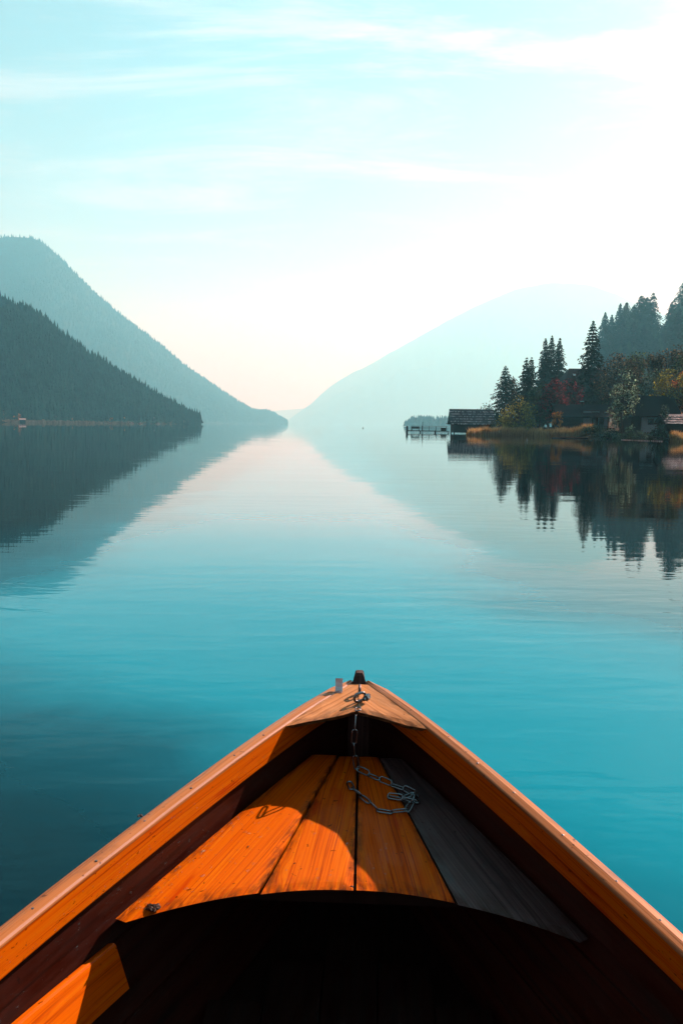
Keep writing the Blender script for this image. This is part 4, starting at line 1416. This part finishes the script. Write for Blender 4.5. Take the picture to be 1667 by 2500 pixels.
# thwarts behind the photographer, transom
SOLE = dense(.06, 5.15, 60)
vs_, fs_ = [], []
for s_ in SOLE:
    w_ = hull_lat(s_, .085) + .004
    vs_ += [(-w_, -s_, .085), (0, -s_, .08), (w_, -s_, .085)]
for i in range(len(SOLE) - 1):
    for k in range(2): fs_.append((i * 3 + k, i * 3 + 3 + k, i * 3 + 4 + k, i * 3 + 1 + k))
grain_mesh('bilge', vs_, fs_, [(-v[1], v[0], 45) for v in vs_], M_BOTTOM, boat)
for s_ in (3.35, 4.5):
    w_ = hw(s_) - .01
    m = MB().box(-w_, w_, -s_ - .13, -s_ + .13, .40, .43)
    grain_mesh('thwart', m.v, m.f, [(v[0], v[1], 60 + s_) for v in m.v], M_FLOOR, boat)
m = MB(); w_ = hw(5.2) + .04
m.add([(-w_, -5.2, .66), (w_, -5.2, .66), (w_ * .62, -5.2, .0), (-w_ * .62, -5.2, .0), (-w_ * .2, -5.2, -.12), (w_ * .2, -5.2, -.12),
       (-w_, -5.24, .66), (w_, -5.24, .66), (w_ * .62, -5.24, .0), (-w_ * .62, -5.24, .0), (-w_ * .2, -5.24, -.12), (w_ * .2, -5.24, -.12)],
      [(0, 1, 2, 5, 4, 3), (6, 9, 10, 11, 8, 7), (0, 6, 7, 1)])
grain_mesh('transom', m.v, m.f, [(v[0], v[2], 70) for v in m.v], M_HULL, boat)


# metal fittings
def metal(name, c, rough, met=1.0):
    t = NT(name)
    p = t.coord('Object')
    n = t.noise(p, 60, 4, 0.6)
    return t.set(t.mix(n, tuple(x * .7 for x in c), c), t.maprange(n, 0.3, 0.7, rough * .7, rough * 1.4), t.bump(n, 0.15, 0.001), metal=met)


M_STEEL = metal('galvanised_steel', (.17, .185, .20), 0.30)
M_IRON = metal('dark_iron', (.06, .06, .065), 0.35)
M_ALU = metal('white_metal_plate', (.80, .82, .84), 0.45, 0.4)
INV = boat.matrix_basis.inverted() if False else (Matrix.Translation((0.077, 2.985, 0)) @ Matrix.Rotation(BOAT_YAW, 4, 'Z')).inverted()


def at_z(px, py, z):
    v = view_dir(px, py)
    return Vector((0, 0, CAM_H)) + v * ((z - CAM_H) / v.z)


def loc_z(px, py, z): return INV @ at_z(px, py, z)


# bent metal plate on the left rail
bp = loc_z(827, 1688, .768)
m = MB()
pr = [(-.004, 0), (-.004, .004), (.0, .008), (.006, .016), (.010, .030), (.012, .046)]
bw = .0135
vs_ = []
for (dy_, dz_) in pr: vs_ += [(-bw, dy_, dz_), (bw, dy_, dz_), (bw, dy_ + .003, dz_ - .001), (-bw, dy_ + .003, dz_ - .001)]
fs_ = []
for i in range(len(pr) - 1):
    for k in range(4): fs_.append((i * 4 + k, i * 4 + (k + 1) % 4, i * 4 + 4 + (k + 1) % 4, i * 4 + 4 + k))
fs_ += [(3, 2, 1, 0), (20, 21, 22, 23)]
m.add([(bp.x + x, bp.y + y, bp.z + z) for x, y, z in vs_], fs_)
m.box(bp.x - .0125, bp.x + .0125, bp.y - .012, bp.y + .012, bp.z - .012, bp.z + .0015)
m.build('rail_plate', M_ALU, boat)


def ring(m, c, ax_long, ax_wide, length, width, wire, n=28, k=8):
    """stadium-shaped ring of round wire"""
    ax_long = Vector(ax_long).normalized(); ax_wide = Vector(ax_wide)
    ax_wide = (ax_wide - ax_long * ax_wide.dot(ax_long)).normalized()
    nrm = ax_long.cross(ax_wide)
    r_ = width / 2 - wire; st = length / 2 - wire - r_
    pts = []
    for i in range(n):
        a = 2 * math.pi * i / n
        x, y = r_ * math.cos(a), r_ * math.sin(a)
        x += st if math.cos(a) > 1e-6 else (-st if math.cos(a) < -1e-6 else 0)
        pts.append((x, y))
    vs_ = []
    for i in range(n):
        x0, y0 = pts[i - 1]; x1, y1 = pts[(i + 1) % n]
        t = Vector((x1 - x0, y1 - y0)).normalized()
        no = Vector((t.y, -t.x))
        for q in range(k):
            b = 2 * math.pi * q / k
            p2 = Vector(pts[i]) + no * wire * math.cos(b)
            vs_.append(tuple(Vector(c) + ax_long * p2.x + ax_wide * p2.y + nrm * wire * math.sin(b)))
    fs_ = []
    for i in range(n):
        for q in range(k):
            fs_.append((i * k + q, ((i + 1) % n) * k + q, ((i + 1) % n) * k + (q + 1) % k, i * k + (q + 1) % k))
    m.add(vs_, fs_)
    return m


ep = loc_z(878, 1683, .785)
m = ring(MB(), ep, (0, .9, .35), (0, -.35, .9), .046, .030, .0048)
m.tube([(ep.x, ep.y + .012, ep.z + .004), (ep.x, ep.y + .012, .74)], .0055, 8)
m.build('eye_bolt', M_IRON, boat, smooth=True)

# mooring chain: shackle and links
chain = empty('mooring_chain', at_z(874, 1716, .770)); tag(chain, 'galvanised steel chain shackled to the bow and heaped on the boards', 'chain')
CI = Matrix.Translation(chain.location).inverted()
def cl(p): return CI @ Vector(p)
sp_ = cl(at_z(882, 1703, .778))
m = ring(MB(), sp_ + Vector((-.006, 0, .002)), (.75, .35, .1), (.1, -.2, 1),   .054, .042, .0050)
sh = m.build('shackle', M_STEEL, chain, smooth=True)
m = MB().tube([tuple(sp_ + Vector((.008, -.018, -.002))), tuple(sp_ + Vector((.028, .012, .007)))], .0060, 10)
m.tube([tuple(sp_ + Vector((.015, -.008, .0))), tuple(sp_ + Vector((.023, .004, .003)))], .0125, 6)
m.build('shackle_pin', M_STEEL, sh)

link_mesh = None
LEN, WID, WIRE = .056, .0235, .0027
def add_link(c, axis, up):
    global link_mesh
    if link_mesh is None:
        lo = ring(MB(), (0, 0, 0), (1, 0, 0), (0, 1, 0), LEN, WID, WIRE, 20, 6).build('link', M_STEEL, chain, smooth=True)
        link_mesh = lo
    else:
        lo = link_mesh.copy(); COL.objects.link(lo); lo.parent = chain
    a = Vector(axis).normalized(); w_ = Vector(up); w_ = (w_ - a * w_.dot(a)).normalized(); n_ = a.cross(w_)
    mt = Matrix((a, w_, n_)).transposed().to_4x4()
    mt.translation = c
    lo.matrix_basis = mt


def plat_pt(px, py, lift=.006):
    """point on the sloping bow platform"""
    z = .55
    for it in range(12):
        p_ = at_z(px, py, z)
        z = plat_z(-(INV @ p_).y) + lift
    return at_z(px, py, z)


add_link(cl(at_z(874, 1731, .768)), (-.05, -1, .12), (1, 0, .2))
edge = at_z(868.5, 1751, .752)
path = [edge + Vector((0, .006, .004)), edge + Vector((-.001, -.010, -.018)), edge + Vector((-.006, -.010, -.07)), edge + Vector((-.004, -.006, -.12))]
path += [plat_pt(a, b) for a, b in [(872, 1880), (905, 1893), (945, 1912), (985, 1926), (1022, 1944)]]
path += [plat_pt(a, b, l) for a, b, l in [(1016, 1968, .006), (985, 1952, .008), (938, 1944, .006), (948, 1934, .010), (1000, 1958, .014), (1012, 1935, .018), (1002, 1968, .012), (990, 1984, .006), (958, 1984, .006), (925, 1982, .006), (904, 1962, .006), (880, 1942, .006), (856, 1924, .006), (852, 1908, .006), (849, 1893, .006)]]
PITCH_L = LEN - 2 * WIRE - .004
# walk the path in link steps
dense_p = []
for i in range(len(path) - 1):
    for q in range(20): dense_p.append(path[i].lerp(path[i + 1], q / 20))
nodes = [dense_p[0]]
for p in dense_p[1:]:
    if (p - nodes[-1]).length >= PITCH_L: nodes.append(p)
for i in range(len(nodes) - 1):
    ax = nodes[i + 1] - nodes[i]
    c = (nodes[i] + nodes[i + 1]) / 2
    horiz = Vector((0, 0, 1)).cross(ax)
    if horiz.length < ax.length * .4: horiz = Vector((1, .1, 0)) if i % 2 else Vector((.1, 1, 0))
    up = horiz if i % 2 else (Vector((0, 0, 1)) * .8 + horiz.normalized() * .6 if abs(ax.normalized().z) < .7 else Vector((.05, 1, 0)))
    if i % 2 == 0 and abs(ax.normalized().z) < .7: c = c + Vector((0, 0, .004))
    add_link(cl(c), ax, up)

# nails along both rails
m0 = None
for side in (-1, 1):
    for k in range(11):
        s_ = .5 + k * .165 + rng.uniform(-.02, .02)
        la = hw(s_) + .024 + rng.uniform(-.008, .008)
        if m0 is None:
            m0 = MB().tube([(0, 0, -.004), (0, 0, .0006), (0, 0, .0014)], [.0034, .0034, .0018], 8).build('nail', M_STEEL, boat)
            o = m0
        else:
            o = m0.copy(); COL.objects.link(o); o.parent = boat
        o.location = (side * la, -s_, zg(s_) + .0028)

# water drops on the wet left boards and rail
def drop_material():
    t = NT('water_drop')
    gl = t.node('ShaderNodeBsdfGlossy', {'Color': (1, 1, 1, 1), 'Roughness': 0.03})
    tr = t.node('ShaderNodeBsdfTransparent', {'Color': (0.93, 0.95, 0.96, 1)})
    fc = t.node('ShaderNodeLayerWeight', {'Blend': 0.5}).outputs['Facing']
    fr = t.math('MULTIPLY_ADD', t.math('POWER', fc, 5.0), 0.9, 0.05)
    mx = t.node('ShaderNodeMixShader', {0: fr, 1: tr.outputs[0], 2: gl.outputs[0]})
    t.l.new(mx.outputs[0], t.out.inputs['Surface'])
    return t.m


vs_, fs_ = [], []
def dome(c, nrm, r_, flat=.5):
    nrm = Vector(nrm).normalized(); a = nrm.orthogonal().normalized(); b = nrm.cross(a)
    bn = len(vs_)
    st = rng.uniform(.8, 1.5)
    for ri, hi in ((1, -.15), (.92, .3), (.55, .8)):
        for k in range(7):
            an = 6.283 * k / 7
            vs_.append(tuple(Vector(c) + a * math.cos(an) * r_ * ri * st + b * math.sin(an) * r_ * ri + nrm * r_ * flat * hi))
    vs_.append(tuple(Vector(c) + nrm * r_ * flat))
    for j in range(2):
        for k in range(7): fs_.append((bn + j * 7 + k, bn + j * 7 + (k + 1) % 7, bn + j * 7 + 7 + (k + 1) % 7, bn + j * 7 + 7 + k))
    for k in range(7): fs_.append((bn + 14 + k, bn + 14 + (k + 1) % 7, bn + 21))


for k in range(120):      # on the outer left board
    s_ = rng.uniform(.62, 1.08); la = -hull_lat(s_, plat_z(s_)) + .02 + abs(rng.gauss(0, .07))
    if la < -.232 * (s_ + .06) - .02: dome((la, -s_, plat_z(s_) + .0045), (0, -.14, 1), rng.choice((.002, .003, .004, .0055)), .45)
for k in range(26):
    s_ = rng.uniform(.66, .96); la = rng.uniform(-.2, .1)
    dome((la, -s_, plat_z(s_) + .0012), (0, -.14, 1), rng.choice((.002, .003, .0045)), .45)
for k in range(70):       # on the inwale face
    s_ = rng.uniform(.5, 1.55); z = zg(s_) - rng.uniform(.028, .082)
    dome((-hw(s_) - .0013, -s_, z), (1, -.5, 0), rng.choice((.0018, .0026, .0034)), .5)
for k in range(110):      # on the dark hull planks
    s_ = rng.uniform(.72, 1.6); z = zg(s_) - rng.uniform(.10, .22)
    dome((-hull_lat(s_, z) + .0005, -s_, z), (1, -.5, 0), rng.choice((.002, .0028, .0036)), .5)
wd = mesh_obj('water_drops', vs_, fs_, drop_material(), boat, smooth=True); wd['kind'] = 'stuff'

# bits of debris on the boards
M_HUSK = metal('dark_husk', (.03, .022, .016), 0.5, 0.0)
def husk(name, p, L, label, nb=1, seed=0):
    r_ = random.Random(seed)
    m = MB()
    for k in range(nb):
        o_ = Vector((r_.uniform(-1, 1) * L * .7 * (nb > 1), r_.uniform(-1, 1) * L * .35 * (nb > 1), 0))
        a = r_.uniform(0, 6.28); l_ = L * r_.uniform(.35, .6)
        d_ = Vector((math.cos(a), math.sin(a), .15)) * l_
        m.tube([tuple(o_ - d_ + Vector((0, 0, .001))), tuple(o_ - d_ * .4 + Vector((0, 0, .003))), tuple(o_ + d_ * .5 + Vector((0, 0, .0035))), tuple(o_ + d_ + Vector((0, 0, .002)))], [.0006, L * .18, L * .15, .0006], 6)
    o = m.build(name, M_HUSK)
    o.location = p
    return tag(o, label, 'debris', 'bits of debris lying in the boat')


husk('seed_husk', plat_pt(606, 2069, .003), .011, 'dark seed husk on the wide left floor board', 1, 1)
husk('seed_husk', plat_pt(719, 2110, .002), .008, 'small dark husk on the second floor board', 1, 2)
husk('dirt_crumbs', plat_pt(375, 2218, .003), .026, 'smear of dark crumbs near the left end of the floor boards', 9, 3)
husk('wet_leaf', plat_pt(864, 2166, .002), .010, 'dark crumb lodged in the middle seam of the floor boards', 2, 4)
gp = at_z(336, 1995, .708)
husk('snail_shell', Vector((gp.x, gp.y, .7075)), .016, 'dark husk lying on the left gunwale', 3, 5)
